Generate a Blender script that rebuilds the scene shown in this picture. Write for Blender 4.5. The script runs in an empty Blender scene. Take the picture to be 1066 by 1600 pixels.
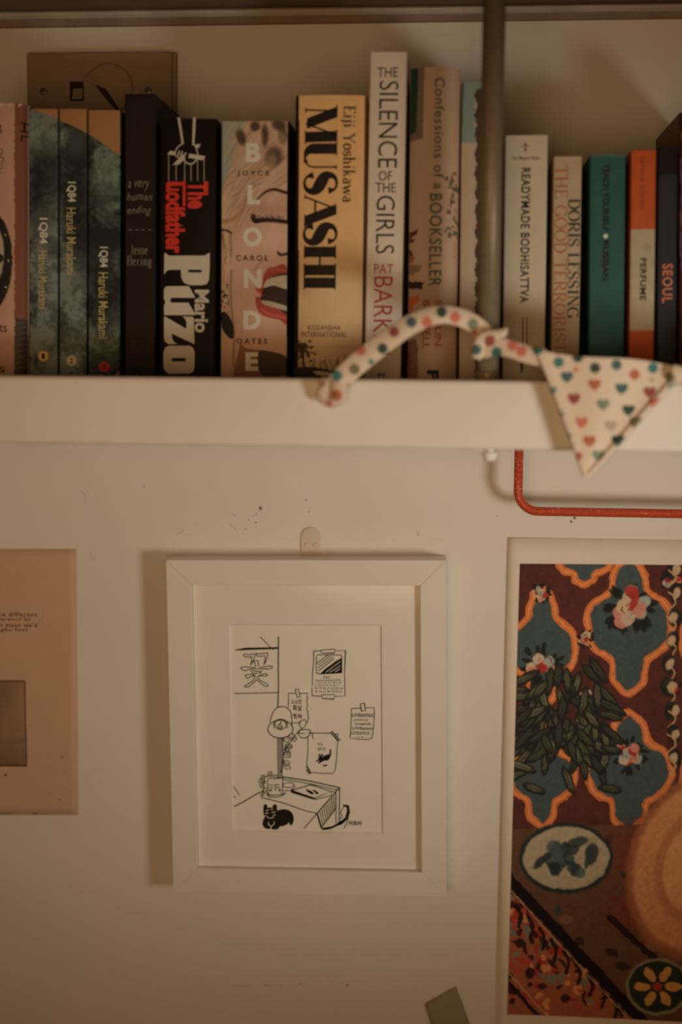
import bpy, bmesh, math, random
import numpy as np
from mathutils import Vector, Matrix
from mathutils.geometry import tessellate_polygon

SC = bpy.context.scene
COL = SC.collection
EYE = 1.50                                   # eye height; the shelf top sits just below it

# ------------------------------------------------------------------ camera
F_PX = 1600 * 50 / 36
CAM = Vector((0, -1.2, EYE))
yaw, pitch, roll = math.radians(4.5), math.radians(-5.6), math.radians(0.55)
fw = Vector((-math.sin(yaw) * math.cos(pitch), math.cos(yaw) * math.cos(pitch), math.sin(pitch)))
rt = fw.cross(Vector((0, 0, 1))).normalized()
up = rt.cross(fw)
rt, up = rt * math.cos(roll) + up * math.sin(roll), up * math.cos(roll) - rt * math.sin(roll)
cd = bpy.data.cameras.new('camera')
cd.sensor_fit = 'VERTICAL'; cd.sensor_height = 36; cd.sensor_width = 24; cd.lens = 50
cd.clip_start = 0.05
cd.dof.use_dof = True; cd.dof.focus_distance = 1.14; cd.dof.aperture_fstop = 2.3
co = bpy.data.objects.new('camera', cd); COL.objects.link(co)
M = Matrix((rt, up, -fw)).transposed().to_4x4(); M.translation = CAM
co.matrix_world = M
SC.camera = co

# ------------------------------------------------------------------ light and exposure
def hexlin(c):
    c = np.asarray(c, float) / 255.0
    return np.where(c <= 0.04045, c / 12.92, ((c + 0.055) / 1.055) ** 2.4)

w = bpy.data.worlds.new('dim_room'); SC.world = w; w.use_nodes = True
w.node_tree.nodes['Background'].inputs[0].default_value = (1.0, 0.47, 0.17, 1)
w.node_tree.nodes['Background'].inputs[1].default_value = 0.045

def lamp(name, kind, loc, aim, size, power, color, cone=None):
    d = bpy.data.lights.new(name, kind); d.energy = power; d.color = color
    if kind == 'AREA': d.shape = 'DISK'; d.size = size
    else: d.shadow_soft_size = size; d.spot_size = math.radians(cone); d.spot_blend = 1.0
    o = bpy.data.objects.new(name, d); COL.objects.link(o); o.location = loc
    o.rotation_euler = (Vector(aim) - Vector(loc)).to_track_quat('-Z', 'Y').to_euler()
    return o
# a shaded desk lamp, low and to the right of the photographer, and an added amber fill spot behind
lamp('desk_lamp', 'SPOT', (0.54, -0.84, EYE - 0.27), (-0.11, 0, EYE - 0.10), 0.085, 12.0, (1.0, 0.93, 0.80), 58)
lamp('warm_fill', 'SPOT', (-0.12, -1.50, EYE - 0.14), (-0.10, 0, EYE - 0.08), 0.30, 17.5, (1.0, 0.59, 0.285), 70)
SC.view_settings.view_transform = 'Standard'; SC.view_settings.look = 'None'
SC.view_settings.exposure = 0.0; SC.view_settings.gamma = 1.0
SC.view_settings.use_curve_mapping = False

# light that falls on each zone, used only to turn a colour read in the photograph into a surface colour
ILL_BOOK = np.array((.375, .26, .160))
ILL_WALL = np.array((.47, .365, .25))
def alb(c, ill=ILL_BOOK):
    if ill is ILL_BOOK: c = np.asarray(c, float) * 0.89
    return np.clip(hexlin(c) / ill, 0.003, 0.9)

# ------------------------------------------------------------------ pixel <-> world
def on_plane(x, y, Y):
    d = fw * F_PX + rt * (x - 533) - up * (y - 800)
    t = (Y - CAM.y) / d.y
    return CAM + d * t
def proj(P):
    v = Vector(P) - CAM
    z = v.dot(fw)
    return 533 + F_PX * v.dot(rt) / z, 800 - F_PX * v.dot(up) / z

# ------------------------------------------------------------------ materials
def mat(name, col, rough=0.6, var=0.06, scale=60, bump=0.0, bscale=300, metal=0.0, spec=0.16, ill=ILL_BOOK, raw=False, attr=False, coat=0):
    m = bpy.data.materials.new(name); m.use_nodes = True
    nt = m.node_tree; N = nt.nodes; L = nt.links
    b = N['Principled BSDF']
    b.inputs['Roughness'].default_value = rough; b.inputs['Metallic'].default_value = metal
    b.inputs['Specular IOR Level'].default_value = spec
    if coat: b.inputs['Coat Weight'].default_value = coat
    tc = N.new('ShaderNodeTexCoord')
    nz = N.new('ShaderNodeTexNoise'); nz.inputs['Scale'].default_value = scale; nz.inputs['Detail'].default_value = 4
    L.new(tc.outputs['Object'], nz.inputs['Vector'])
    mr = N.new('ShaderNodeMapRange'); mr.inputs['From Min'].default_value = .25; mr.inputs['From Max'].default_value = .75
    mr.inputs['To Min'].default_value = 1 - var; mr.inputs['To Max'].default_value = 1 + var
    L.new(nz.outputs['Fac'], mr.inputs['Value'])
    mx = N.new('ShaderNodeVectorMath'); mx.operation = 'SCALE'
    L.new(mr.outputs['Result'], mx.inputs['Scale'])
    if attr:
        at = N.new('ShaderNodeAttribute'); at.attribute_name = 'ink'
        L.new(at.outputs['Color'], mx.inputs[0])
    else:
        c = np.asarray(col, float) if raw else alb(col, ill)
        mx.inputs[0].default_value = tuple(float(k) for k in c)
    L.new(mx.outputs['Vector'], b.inputs['Base Color'])
    if bump:
        n2 = N.new('ShaderNodeTexNoise'); n2.inputs['Scale'].default_value = bscale; n2.inputs['Detail'].default_value = 5
        L.new(tc.outputs['Object'], n2.inputs['Vector'])
        bp = N.new('ShaderNodeBump'); bp.inputs['Strength'].default_value = bump; bp.inputs['Distance'].default_value = 0.001
        L.new(n2.outputs['Fac'], bp.inputs['Height']); L.new(bp.outputs['Normal'], b.inputs['Normal'])
    return m

PRINT = mat('printed_ink', None, 0.5, 0.03, attr=True)
PRINT_MATTE = mat('printed_paper', None, 0.75, 0.03, attr=True)
FABRIC = mat('printed_cotton', None, 0.95, 0.05, 900, bump=0.5, bscale=1500, attr=True, spec=0.1)

# ------------------------------------------------------------------ object helpers
def link(name, me, m=None, parent=None):
    o = bpy.data.objects.new(name, me); COL.objects.link(o)
    if m is not None and me is not None: me.materials.append(m)
    if parent is not None: o.parent = parent
    return o
def from_bm(name, bm, m=None, parent=None, smooth=False):
    me = bpy.data.meshes.new(name); bm.normal_update(); bm.to_mesh(me); bm.free()
    if smooth:
        for p in me.polygons: p.use_smooth = True
    return link(name, me, m, parent)
def from_data(name, V, Fc, m=None, parent=None, smooth=False):
    me = bpy.data.meshes.new(name)
    me.from_pydata(V if isinstance(V, np.ndarray) else [tuple(v) for v in V], [], Fc); me.update()
    if smooth:
        for p in me.polygons: p.use_smooth = True
    return link(name, me, m, parent)
def empty(name, loc, rot=(0, 0, 0)):
    o = bpy.data.objects.new(name, None); COL.objects.link(o); o.empty_display_size = 0.02
    o.location = loc; o.rotation_euler = rot
    return o
def tag(o, label, cat, group=None):
    o['label'] = label; o['category'] = cat
    if group: o['group'] = group
    return o
def struct(o):
    o['kind'] = 'structure'; return o
def box_bm(x0, x1, y0, y1, z0, z1, bev=0, seg=3):
    bm = bmesh.new()
    bmesh.ops.create_cube(bm, size=1, matrix=Matrix.Translation(((x0+x1)/2, (y0+y1)/2, (z0+z1)/2)) @ Matrix.Diagonal((x1-x0, y1-y0, z1-z0, 1)))
    if bev: bmesh.ops.bevel(bm, geom=bm.edges[:], offset=bev, segments=seg, profile=.5, affect='EDGES')
    return bm
def cyl_bm(r, p0, p1, n=24, r2=None, bev=0):
    p0, p1 = Vector(p0), Vector(p1); d = p1 - p0
    mtx = Matrix.Translation((p0 + p1) / 2) @ d.to_track_quat('Z', 'Y').to_matrix().to_4x4()
    bm = bmesh.new()
    bmesh.ops.create_cone(bm, cap_ends=True, segments=n, radius1=r, radius2=r if r2 is None else r2, depth=d.length, matrix=mtx)
    if bev:
        e = [e for e in bm.edges if len(e.link_faces) == 2 and e.calc_face_angle(0) > 1]
        bmesh.ops.bevel(bm, geom=e, offset=bev, segments=3, profile=.5, affect='EDGES')
    return bm
def tube(name, pts, r, m, parent=None, n=16):
    """swept round tube along a polyline"""
    V, Fc = [], []
    P = [Vector(p) for p in pts]
    up_ = Vector((0, 1, 0))
    for i, p in enumerate(P):
        t = (P[min(i+1, len(P)-1)] - P[max(i-1, 0)]).normalized()
        a = t.cross(up_).normalized(); b = a.cross(t)
        for k in range(n):
            th = 2*math.pi*k/n
            V.append(p + (a*math.cos(th) + b*math.sin(th)) * r)
    for i in range(len(P)-1):
        for k in range(n):
            a0 = i*n+k; a1 = i*n+(k+1) % n
            Fc.append((a0, a1, a1+n, a0+n))
    Fc.append(tuple(range(n))[::-1]); Fc.append(tuple(range((len(P)-1)*n, len(P)*n)))
    return from_data(name, V, Fc, m, parent, True)

def crom(pts, n=6, closed=False):
    """Catmull-Rom through points of any dimension"""
    P = [np.array(p, float) for p in pts]
    if len(P) < 3 and not closed: return P
    out = []
    N_ = len(P)
    rng = range(N_) if closed else range(N_ - 1)
    for i in rng:
        g = (lambda k: P[k % N_]) if closed else (lambda k: P[min(max(k, 0), N_-1)])
        p0, p1, p2, p3 = g(i-1), g(i), g(i+1), g(i+2)
        for j in range(n):
            t = j / n
            out.append(.5*((2*p1)+(-p0+p2)*t+(2*p0-5*p1+4*p2-p3)*t*t+(-p0+3*p1-3*p2+p3)*t**3))
    if not closed: out.append(P[-1])
    return out

# ------------------------------------------------------------------ a flat or gently curved face that carries print
class Surf:
    """TL,TR,BR,BL: the face's corners in its parent's own space; mw: parent's matrix; prof(u): relief towards -y"""
    def __init__(s, TL, TR, BR, BL, mw=Matrix.Identity(4), prof=None):
        s.c = [Vector(p) for p in (TL, TR, BR, BL)]
        s.q = [np.array(proj(mw @ p)) for p in s.c]
        s.prof = prof
        a = (s.c[1]-s.c[0]).cross(s.c[3]-s.c[0]).normalized()
        s.n = a if (mw.to_3x3() @ a).y < 0 else -a
    def uv(s, x, y):
        TL, TR, BR, BL = s.q
        u = v = .5
        for _ in range(8):
            xl = TL[0]+(BL[0]-TL[0])*v; xr = TR[0]+(BR[0]-TR[0])*v
            u = (x-xl)/(xr-xl)
            yt = TL[1]+(TR[1]-TL[1])*u; yb = BL[1]+(BR[1]-BL[1])*u
            v = (y-yt)/(yb-yt)
        return u, v
    def P(s, u, v, lift=0):
        TL, TR, BR, BL = s.c
        p = (TL*(1-u)+TR*u)*(1-v) + (BL*(1-u)+BR*u)*v
        p = p + s.n*lift
        if s.prof: p = p + Vector((0, s.prof(min(max(u, 0), 1), v), 0))
        return p
    def PV(s, U, V, lift=0):
        c = [np.array(q) for q in s.c]; U, V = U[:, None], V[:, None]
        p = (c[0]*(1-U)+c[1]*U)*(1-V)+(c[3]*(1-U)+c[2]*U)*V+np.array(s.n)*lift
        if s.prof: p[:, 1] += s.prof(np.clip(U[:, 0], 0, 1), V[:, 0])
        return p
    def px(s, x, y, lift=0):
        u, v = s.uv(x, y); return s.P(u, v, lift)

# ------------------------------------------------------------------ painting for printed pictures
def vnoise(X, Y, sc, seed=0):
    r = np.random.RandomState(seed); G = r.rand(64, 64)
    x = X/sc; y = Y/sc
    xi = np.floor(x).astype(int); yi = np.floor(y).astype(int)
    fx = x-xi; fy = y-yi; fx = fx*fx*(3-2*fx); fy = fy*fy*(3-2*fy)
    g = lambda a, b: G[a % 64, b % 64]
    return (g(xi, yi)*(1-fx)+g(xi+1, yi)*fx)*(1-fy)+(g(xi, yi+1)*(1-fx)+g(xi+1, yi+1)*fx)*fy
def fbm(X, Y, sc, seed=0, o=4):
    t = 0; a = 1; n = 0
    for k in range(o):
        t = t+a*vnoise(X, Y, sc/2**k, seed+k); n += a; a *= .55
    return t/n
class Paint:
    """colours on a grid; all shapes are given in the photograph's coordinates of the printed face"""
    def __init__(s, surf, step=1.0, box=None, base=(128, 128, 128)):
        s.surf = surf
        q = surf.q
        if box is None: s.u0, s.v0, s.u1, s.v1 = 0, 0, 1, 1
        else:
            s.u0, s.v0 = surf.uv(box[0], box[1]); s.u1, s.v1 = surf.uv(box[2], box[3])
            s.u0, s.v0, s.u1, s.v1 = [min(max(k, 0), 1) for k in (s.u0, s.v0, s.u1, s.v1)]
        Wp = abs(q[1][0]-q[0][0])*(s.u1-s.u0); Hp = abs(q[3][1]-q[0][1])*(s.v1-s.v0)
        s.nu = max(int(Wp/step), 4)+1; s.nv = max(int(Hp/step), 4)+1
        U, V = np.meshgrid(np.linspace(s.u0, s.u1, s.nu), np.linspace(s.v0, s.v1, s.nv))
        s.U, s.V = U, V
        TL, TR, BR, BL = q
        s.X = (TL[0]*(1-U)+TR[0]*U)*(1-V)+(BL[0]*(1-U)+BR[0]*U)*V
        s.Y = (TL[1]*(1-U)+TR[1]*U)*(1-V)+(BL[1]*(1-U)+BR[1]*U)*V
        s.X0, s.Y0 = s.X, s.Y
        s.C = np.zeros(U.shape+(3,))+np.array(base, float)
    def wob(s, amp, sc=8, seed=0):
        s.X = s.X0+amp*(fbm(s.X0, s.Y0, sc, seed, 2)-.5)*2
        s.Y = s.Y0+amp*(fbm(s.X0, s.Y0, sc, seed+9, 2)-.5)*2
    def mix(s, m, c):
        m = np.clip(m, 0, 1)[..., None]; s.C = s.C*(1-m)+np.array(c, float)*m
    def win(s, x0, x1, y0, y1, pad=10):
        sx = (s.X0[0, -1]-s.X0[0, 0])/(s.nu-1); sy = (s.Y0[-1, 0]-s.Y0[0, 0])/(s.nv-1)
        sk = abs(s.X0[-1, 0]-s.X0[0, 0])+pad; sk2 = abs(s.Y0[0, -1]-s.Y0[0, 0])+pad
        i0 = max(int((x0-sk-s.X0[0, 0])/sx), 0); i1 = min(int((x1+sk-s.X0[0, 0])/sx)+2, s.nu)
        j0 = max(int((y0-sk2-s.Y0[0, 0])/sy), 0); j1 = min(int((y1+sk2-s.Y0[0, 0])/sy)+2, s.nv)
        return (slice(j0, max(j1, j0)), slice(i0, max(i1, i0)))
    def mixw(s, w, m, c):
        m = np.clip(m, 0, 1)[..., None]; s.C[w] = s.C[w]*(1-m)+np.array(c, float)*m
    def poly(s, pts, c, a=1, smooth=False):
        if smooth: pts = crom(pts, 6, True)
        ins = np.zeros(s.X.shape, bool); n = len(pts)
        for i in range(n):
            x0, y0 = pts[i]; x1, y1 = pts[(i+1) % n]
            if y0 == y1: continue
            k = ((y0 > s.Y) != (y1 > s.Y)) & (s.X < (x1-x0)*(s.Y-y0)/(y1-y0)+x0)
            ins ^= k
        s.mix(ins*a, c)
    def line(s, pts, wd, c, a=1, smooth=True, soft=.8, w2=None):
        if smooth: pts = crom(pts, 6)
        xs = [q[0] for q in pts]; ys = [q[1] for q in pts]; h = max(wd, w2 or 0)+soft*2
        w = s.win(min(xs)-h, max(xs)+h, min(ys)-h, max(ys)+h); SX_, SY_ = s.X[w], s.Y[w]
        m = np.zeros(SX_.shape); n = len(pts)
        if m.size == 0: return
        for i in range(n-1):
            (x0, y0), (x1, y1) = pts[i][:2], pts[i+1][:2]
            ww = wd if w2 is None else wd+(w2-wd)*i/max(n-2, 1)
            dx, dy = x1-x0, y1-y0; L2 = dx*dx+dy*dy+1e-9
            t = np.clip(((SX_-x0)*dx+(SY_-y0)*dy)/L2, 0, 1)
            d = np.hypot(SX_-x0-t*dx, SY_-y0-t*dy)
            m = np.maximum(m, np.clip((ww/2-d)/soft+.5, 0, 1))
        s.mixw(w, m*a, c)
    def ell(s, x, y, rx, ry, c, a=1, ang=0, soft=.12):
        ca, sa = math.cos(ang), math.sin(ang)
        r = max(rx, ry)*(1+soft); w = s.win(x-r, x+r, y-r, y+r)
        X = (s.X[w]-x)*ca+(s.Y[w]-y)*sa; Y = -(s.X[w]-x)*sa+(s.Y[w]-y)*ca
        d = np.sqrt((X/rx)**2+(Y/ry)**2)
        s.mixw(w, np.clip((1-d)/soft+.5, 0, 1)*a, c)
    def grain(s, amp, sc, seed=3, sx=1):
        n = fbm(s.X0*sx, s.Y0, sc, seed)-.5
        s.C = s.C*(1+amp*2*n[..., None])
    def build(s, name, parent, m=PRINT, lift=0.0001, ill=ILL_BOOK):
        C = alb(np.clip(s.C, 0, 255), ill).reshape(-1, 3)
        V = s.surf.PV(s.U.ravel(), s.V.ravel(), lift)
        nu, nv = s.nu, s.nv
        Fc = [(j*nu+i, (j+1)*nu+i, (j+1)*nu+i+1, j*nu+i+1) for j in range(nv-1) for i in range(nu-1)]
        o = from_data(name, V, Fc, m, parent, True)
        at = o.data.attributes.new('ink', 'FLOAT_COLOR', 'POINT')
        at.data.foreach_set('color', np.concatenate([C, np.ones((len(C), 1))], 1).ravel())
        return o

# ------------------------------------------------------------------ inked shapes as thin flat geometry
class Ink:
    def __init__(s): s.V = []; s.F = []
    def poly(s, pts, holes=(), smooth=False, hs=True):
        if smooth:
            pts = crom(pts, 6, True)
            if hs: holes = [crom(h, 6, True) for h in holes]
        loops = [[Vector((p[0], p[1], 0)) for p in pts]]+[[Vector((p[0], p[1], 0)) for p in h] for h in holes]
        tr = tessellate_polygon(loops); b = len(s.V)
        for l in loops: s.V += [(p.x, p.y) for p in l]
        s.F += [tuple(b+i for i in t) for t in tr]
    def line(s, pts, wd, w2=None, smooth=False, closed=False, n=5):
        if smooth: pts = crom(pts, n, closed)
        if closed: pts = list(pts)+[pts[0]]
        P = [np.array(p[:2], float) for p in pts]; b = len(s.V); k = len(P)
        for i, p in enumerate(P):
            if closed and i in (0, k-1): t = P[1]-P[-2]
            else: t = P[min(i+1, k-1)]-P[max(i-1, 0)]
            L = np.hypot(*t) or 1; t = t/L; nn = np.array((-t[1], t[0]))
            ww = (wd if w2 is None else wd+(w2-wd)*i/(k-1))/2
            # mitre
            if 0 < i < k-1:
                a = P[i]-P[i-1]; a = a/(np.hypot(*a) or 1); ww = ww/max(abs(a.dot(t)), .6)
            e = t*ww*.8 if (i == k-1 and not closed) else (-t*ww*.8 if (i == 0 and not closed) else 0)
            s.V += [tuple(p+nn*ww+e), tuple(p-nn*ww+e)]
        s.F += [(b+2*i, b+2*i+1, b+2*i+3, b+2*i+2) for i in range(k-1)]
    def build(s, name, surf, parent, m, lift=0.0002):
        V, F_ = follow([surf.uv(x, y) for x, y in s.V], s.F, surf, lift)
        return from_data(name, V, F_, m, parent)

_tc = {}
def font2d(text, bold=0, shear=0, space=1, res=3):
    k = (text, bold, shear, space, res)
    if k in _tc: return _tc[k]
    c = bpy.data.curves.new('lettering', 'FONT'); c.body = text; c.offset = bold; c.shear = shear
    c.space_character = space; c.resolution_u = res
    o = bpy.data.objects.new('lettering', c)
    me = bpy.data.meshes.new_from_object(o)
    V = np.array([v.co[:2] for v in me.vertices]); Fc = [tuple(p.vertices) for p in me.polygons]
    bpy.data.objects.remove(o); bpy.data.curves.remove(c); bpy.data.meshes.remove(me)
    _tc[k] = (V, Fc); return V, Fc

# --- a small drawn serif alphabet: (advance, strokes); stroke = (points, weight, serif at start, serif at end)
def arc(cx, cy, rx, ry, a0, a1, n=12):
    return [(cx+rx*math.cos(math.radians(a0+(a1-a0)*i/n)), cy+ry*math.sin(math.radians(a0+(a1-a0)*i/n))) for i in range(n+1)]
SX = lambda w, top, bot: crom([(w*.86, top*.74), (w*.8, top*.93), (w*.5, top), (w*.2, top*.92), (w*.12, top*.76), (w*.24, top*.6), (w*.74, top*.42), (w*.9, top*.25), (w*.8, top*.07), (w*.5, 0), (w*.2, top*.07), (w*.12, top*.28)], 3)
G = {
 'A': (.74, [([(.02, 0), (.37, 1)], 'n', 2, 0), ([(.37, 1), (.70, 0)], 'T', 0, 2), ([(.14, .34), (.60, .34)], 'n', 0, 0)]),
 'B': (.66, [([(.14, 0), (.14, 1)], 'T', 2, 2), ([(.14, 1)]+arc(.32, .76, .24, .24, 90, -90)+[(.14, .52)], 'm', 0, 0), ([(.14, .52)]+arc(.34, .26, .27, .26, 90, -90)+[(.14, 0)], 'm', 0, 0)]),
 'D': (.76, [([(.14, 0), (.14, 1)], 'T', 2, 2), ([(.14, 1)]+arc(.32, .5, .36, .5, 90, -90, 16)+[(.14, 0)], 'm', 0, 0)]),
 'E': (.62, [([(.14, 0), (.14, 1)], 'T', 2, 2), ([(.14, .98), (.54, .98)], 'n', 0, 3), ([(.14, .52), (.42, .52)], 'n', 0, 0), ([(.14, .02), (.58, .02)], 'n', 0, 4)]),
 'G': (.78, [(arc(.42, .5, .35, .49, 40, 320, 20), 'm', 0, 0), ([(.68, .03), (.68, .42)], 'T', 0, 2)]),
 'H': (.80, [([(.15, 0), (.15, 1)], 'T', 2, 2), ([(.65, 0), (.65, 1)], 'T', 2, 2), ([(.15, .5), (.65, .5)], 'n', 0, 0)]),
 'I': (.36, [([(.18, 0), (.18, 1)], 'T', 2, 2)]),
 'J': (.44, [([(.28, 1), (.28, .15)]+arc(.14, .1, .14, .12, 0, -140, 6), 'm', 2, 0)]),
 'L': (.60, [([(.14, 0), (.14, 1)], 'T', 2, 2), ([(.14, .02), (.54, .02)], 'n', 0, 4)]),
 'M': (.98, [([(.10, 0), (.14, 1)], 'n', 2, 1), ([(.16, 1), (.47, .06)], 'T', 1, 0), ([(.47, .02), (.80, 1)], 'n', 0, 0), ([(.82, 1), (.84, 0)], 'T', 1, 2)]),
 'N': (.80, [([(.12, 0), (.12, 1)], 'n', 2, 1), ([(.12, 1), (.68, 0)], 'T', 0, 0), ([(.68, 0), (.68, 1)], 'n', 0, 2)]),
 'O': (.78, [(arc(.39, .5, .33, .49, 0, 360, 24), 'm', 0, 0)]),
 'R': (.72, [([(.14, 0), (.14, 1)], 'T', 2, 2), ([(.14, .99)]+arc(.34, .75, .24, .24, 90, -90)+[(.14, .51)], 'm', 0, 0), ([(.32, .5), (.66, 0)], 'T', 0, 2)]),
 'S': (.60, [(SX(.56, 1, 0), 's', 0, 0)]),
 'T': (.68, [([(.34, 0), (.34, .98)], 'T', 2, 0), ([(.04, .98), (.64, .98)], 'n', 3, 3)]),
 'U': (.78, [([(.15, 1), (.15, .3)]+arc(.40, .29, .25, .28, 180, 300, 8), 'm', 2, 0), ([(.40, .01)]+arc(.40, .29, .25, .28, 280, 360, 6)+[(.65, 1)], 'n', 0, 2)]),
 'Y': (.72, [([(.36, 0), (.36, .46)], 'T', 2, 0), ([(.06, 1), (.36, .45)], 'T', 2, 0), ([(.68, 1), (.36, .45)], 'n', 2, 0)]),
 'a': (.50, [([(.10, .54), (.24, .66), (.36, .56), (.36, .08), (.46, .02)], 'm', 0, 0), (arc(.22, .19, .16, .18, 60, 330), 'm', 0, 0)]),
 'e': (.50, [([(.08, .36), (.42, .36)], 'n', 0, 0), (arc(.25, .33, .18, .32, 5, 315, 16), 'm', 0, 0)]),
 'g': (.52, [(arc(.23, .42, .16, .22, 0, 360, 16), 'm', 0, 0), ([(.12, .22), (.12, .10), (.40, .02), (.40, -.18), (.22, -.26), (.06, -.18), (.12, .0)], 'm', 0, 0), ([(.36, .58), (.48, .64)], 'n', 0, 0)]),
 'h': (.58, [([(.13, 0), (.13, 1.04)], 'T', 2, 1), ([(.13, .5), (.28, .65), (.43, .52), (.43, 0)], 'm', 0, 2)]),
 'i': (.30, [([(.14, 0), (.14, .64)], 'T', 2, 1), ([(.14, .84), (.14, .94)], 'T', 0, 0)]),
 'j': (.30, [([(.16, .64), (.16, -.12), (.02, -.24)], 'm', 1, 0), ([(.16, .84), (.16, .94)], 'T', 0, 0)]),
 'k': (.58, [([(.13, 0), (.13, 1.04)], 'T', 2, 1), ([(.14, .26), (.46, .62)], 'n', 0, 1), ([(.26, .38), (.50, 0)], 'T', 0, 1)]),
 'n': (.58, [([(.13, 0), (.13, .64)], 'T', 2, 1), ([(.13, .5), (.28, .65), (.43, .52), (.43, 0)], 'm', 0, 2)]),
 'o': (.52, [(arc(.25, .32, .19, .32, 0, 360, 18), 'm', 0, 0)]),
 'r': (.42, [([(.13, 0), (.13, .64)], 'T', 2, 1), ([(.13, .46), (.25, .62), (.36, .60)], 'm', 0, 0)]),
 's': (.42, [(SX(.40, .65, 0), 's', 0, 0)]),
 'w': (.80, [([(.06, .64), (.24, 0)], 'T', 1, 0), ([(.24, 0), (.40, .62)], 'n', 0, 0), ([(.40, .62), (.56, 0)], 'T', 0, 0), ([(.56, 0), (.74, .64)], 'n', 0, 1)]),
 ' ': (.34, []),
}
def serif2d(text, thick=.14, thin=.045, ser=.07, sh=.035, track=0.04, xs=1.0):
    V, Fc = [], []; x = 0
    def quad(pts):
        b = len(V); V.extend(pts); Fc.append(tuple(range(b, b+len(pts))))
    for ch in text:
        adv, st = G[ch]
        for pts, wt, s0, s1 in st:
            P = [np.array((p[0]*xs, p[1])) for p in pts]; k = len(P); b = len(V)
            for i, p in enumerate(P):
                closed = np.hypot(*(P[0]-P[-1])) < 1e-6 and k > 4
                if closed and i in (0, k-1): t = P[1]-P[-2]
                else: t = P[min(i+1, k-1)]-P[max(i-1, 0)]
                t = t/(np.hypot(*t) or 1); nn = np.array((-t[1], t[0]))
                if wt == 'T': h = thick
                elif wt == 'n': h = thin
                elif wt == 's':
                    f = i/(k-1); h = thin+(thick*1.05-thin)*math.exp(-((f-.5)/.2)**2)+thick*.5*(math.exp(-(f/.06)**2)+math.exp(-((1-f)/.06)**2))
                else: h = thin+(thick-thin)*abs(t[1])**1.3
                hv = np.array((h/2, 0)) if wt in 'T' and abs(t[1]) > .5 else nn*h/2
                V.extend([(x+p[0]+hv[0], p[1]+hv[1]), (x+p[0]-hv[0], p[1]-hv[1])])
            Fc += [(b+2*i, b+2*i+1, b+2*i+3, b+2*i+2) for i in range(k-1)]
            for p, sf, wv in ((P[0], s0, 1), (P[-1], s1, 1)):
                h = thick/2 if wt in 'Tm' else thin/2
                if not ser: continue
                if sf == 2:
                    d = 1 if p[1] < .5 else -1; y = p[1]
                    quad([(x+p[0]-h-ser, y), (x+p[0]+h+ser, y), (x+p[0]+h+ser, y+d*sh), (x+p[0]-h-ser, y+d*sh)])
                elif sf == 1:
                    y = p[1]; d = -1 if y > .5 or y > .3 else 1
                    quad([(x+p[0]-h-ser, y), (x+p[0]+h*.5, y), (x+p[0]+h*.5, y+d*sh), (x+p[0]-h-ser, y+d*sh)])
                elif sf == 3:
                    y = p[1]+thin/2; quad([(x+p[0]-thin/2, y), (x+p[0]+thin/2, y), (x+p[0]+thin/2, y-.2), (x+p[0]-thin/2, y-.2)])
                elif sf == 4:
                    y = p[1]-thin/2; quad([(x+p[0]-thin/2, y), (x+p[0]+thin/2, y), (x+p[0]+thin/2, y+.24), (x+p[0]-thin/2, y+.24)])
        x += adv*xs+track
    return np.array(V), Fc

def follow(UV, Fc, surf, lift):
    """map flat (u,v) polygons onto the face; on a rounded face cut them into strips first"""
    if surf.prof is None: return [surf.P(a, b, lift) for a, b in UV], Fc
    bm = bmesh.new(); vs = [bm.verts.new((a, b, 0)) for a, b in UV]
    for f in Fc:
        try: bm.faces.new([vs[i] for i in f])
        except ValueError: pass
    lo, hi = min(a for a, b in UV), max(a for a, b in UV)
    for k in range(1, 24):
        c = k/24
        if lo < c < hi:
            bmesh.ops.bisect_plane(bm, geom=bm.verts[:]+bm.edges[:]+bm.faces[:], plane_co=(c, 0, 0), plane_no=(1, 0, 0), dist=1e-6)
    bm.verts.index_update()
    V = [surf.P(v.co.x, v.co.y, lift) for v in bm.verts]; F2 = [tuple(v.index for v in f.verts) for f in bm.faces]
    bm.free(); return V, F2

def lettering(surf, parent, text, box, m, rot='v', bold=0, shear=0, space=1, serif=None, lift=0.0002, name='lettering', res=3):
    """fit text to box (x0,y0,x1,y1) on the face; 'v' reads downwards, 'h' reads across"""
    V, Fc = serif2d(text, **serif) if serif is not None else font2d(text, bold, shear, space, res)
    mn, mx = V.min(0), V.max(0); Q = (V-mn)/(mx-mn)
    x0, y0, x1, y1 = box; xm, ym = (x0+x1)/2, (y0+y1)/2
    u0 = surf.uv(x0, ym)[0]; u1 = surf.uv(x1, ym)[0]; v0 = surf.uv(xm, y0)[1]; v1 = surf.uv(xm, y1)[1]
    if rot == 'v': UV = [(u0+(u1-u0)*b, v0+(v1-v0)*a) for a, b in Q]
    else: UV = [(u0+(u1-u0)*a, v1-(v1-v0)*b) for a, b in Q]
    pts, Fc = follow(UV, Fc, surf, lift)
    return from_data(name, pts, Fc, m, parent)

# =================================================================== the setting
WHITE_PAINT = mat('white_wall_paint', (163, 143, 115), 0.55, 0.035, 9, bump=0.12, bscale=90, ill=ILL_WALL)
SHELF_PAINT = mat('white_shelf_paint', (170, 150, 121), 0.5, 0.03, 12, bump=0.10, bscale=60, ill=ILL_WALL)
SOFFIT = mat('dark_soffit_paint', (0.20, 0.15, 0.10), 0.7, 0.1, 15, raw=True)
TRIM = mat('old_trim_paint', (0.50, 0.46, 0.40), 0.6, 0.15, 40, bump=0.4, bscale=120, raw=True)

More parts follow.
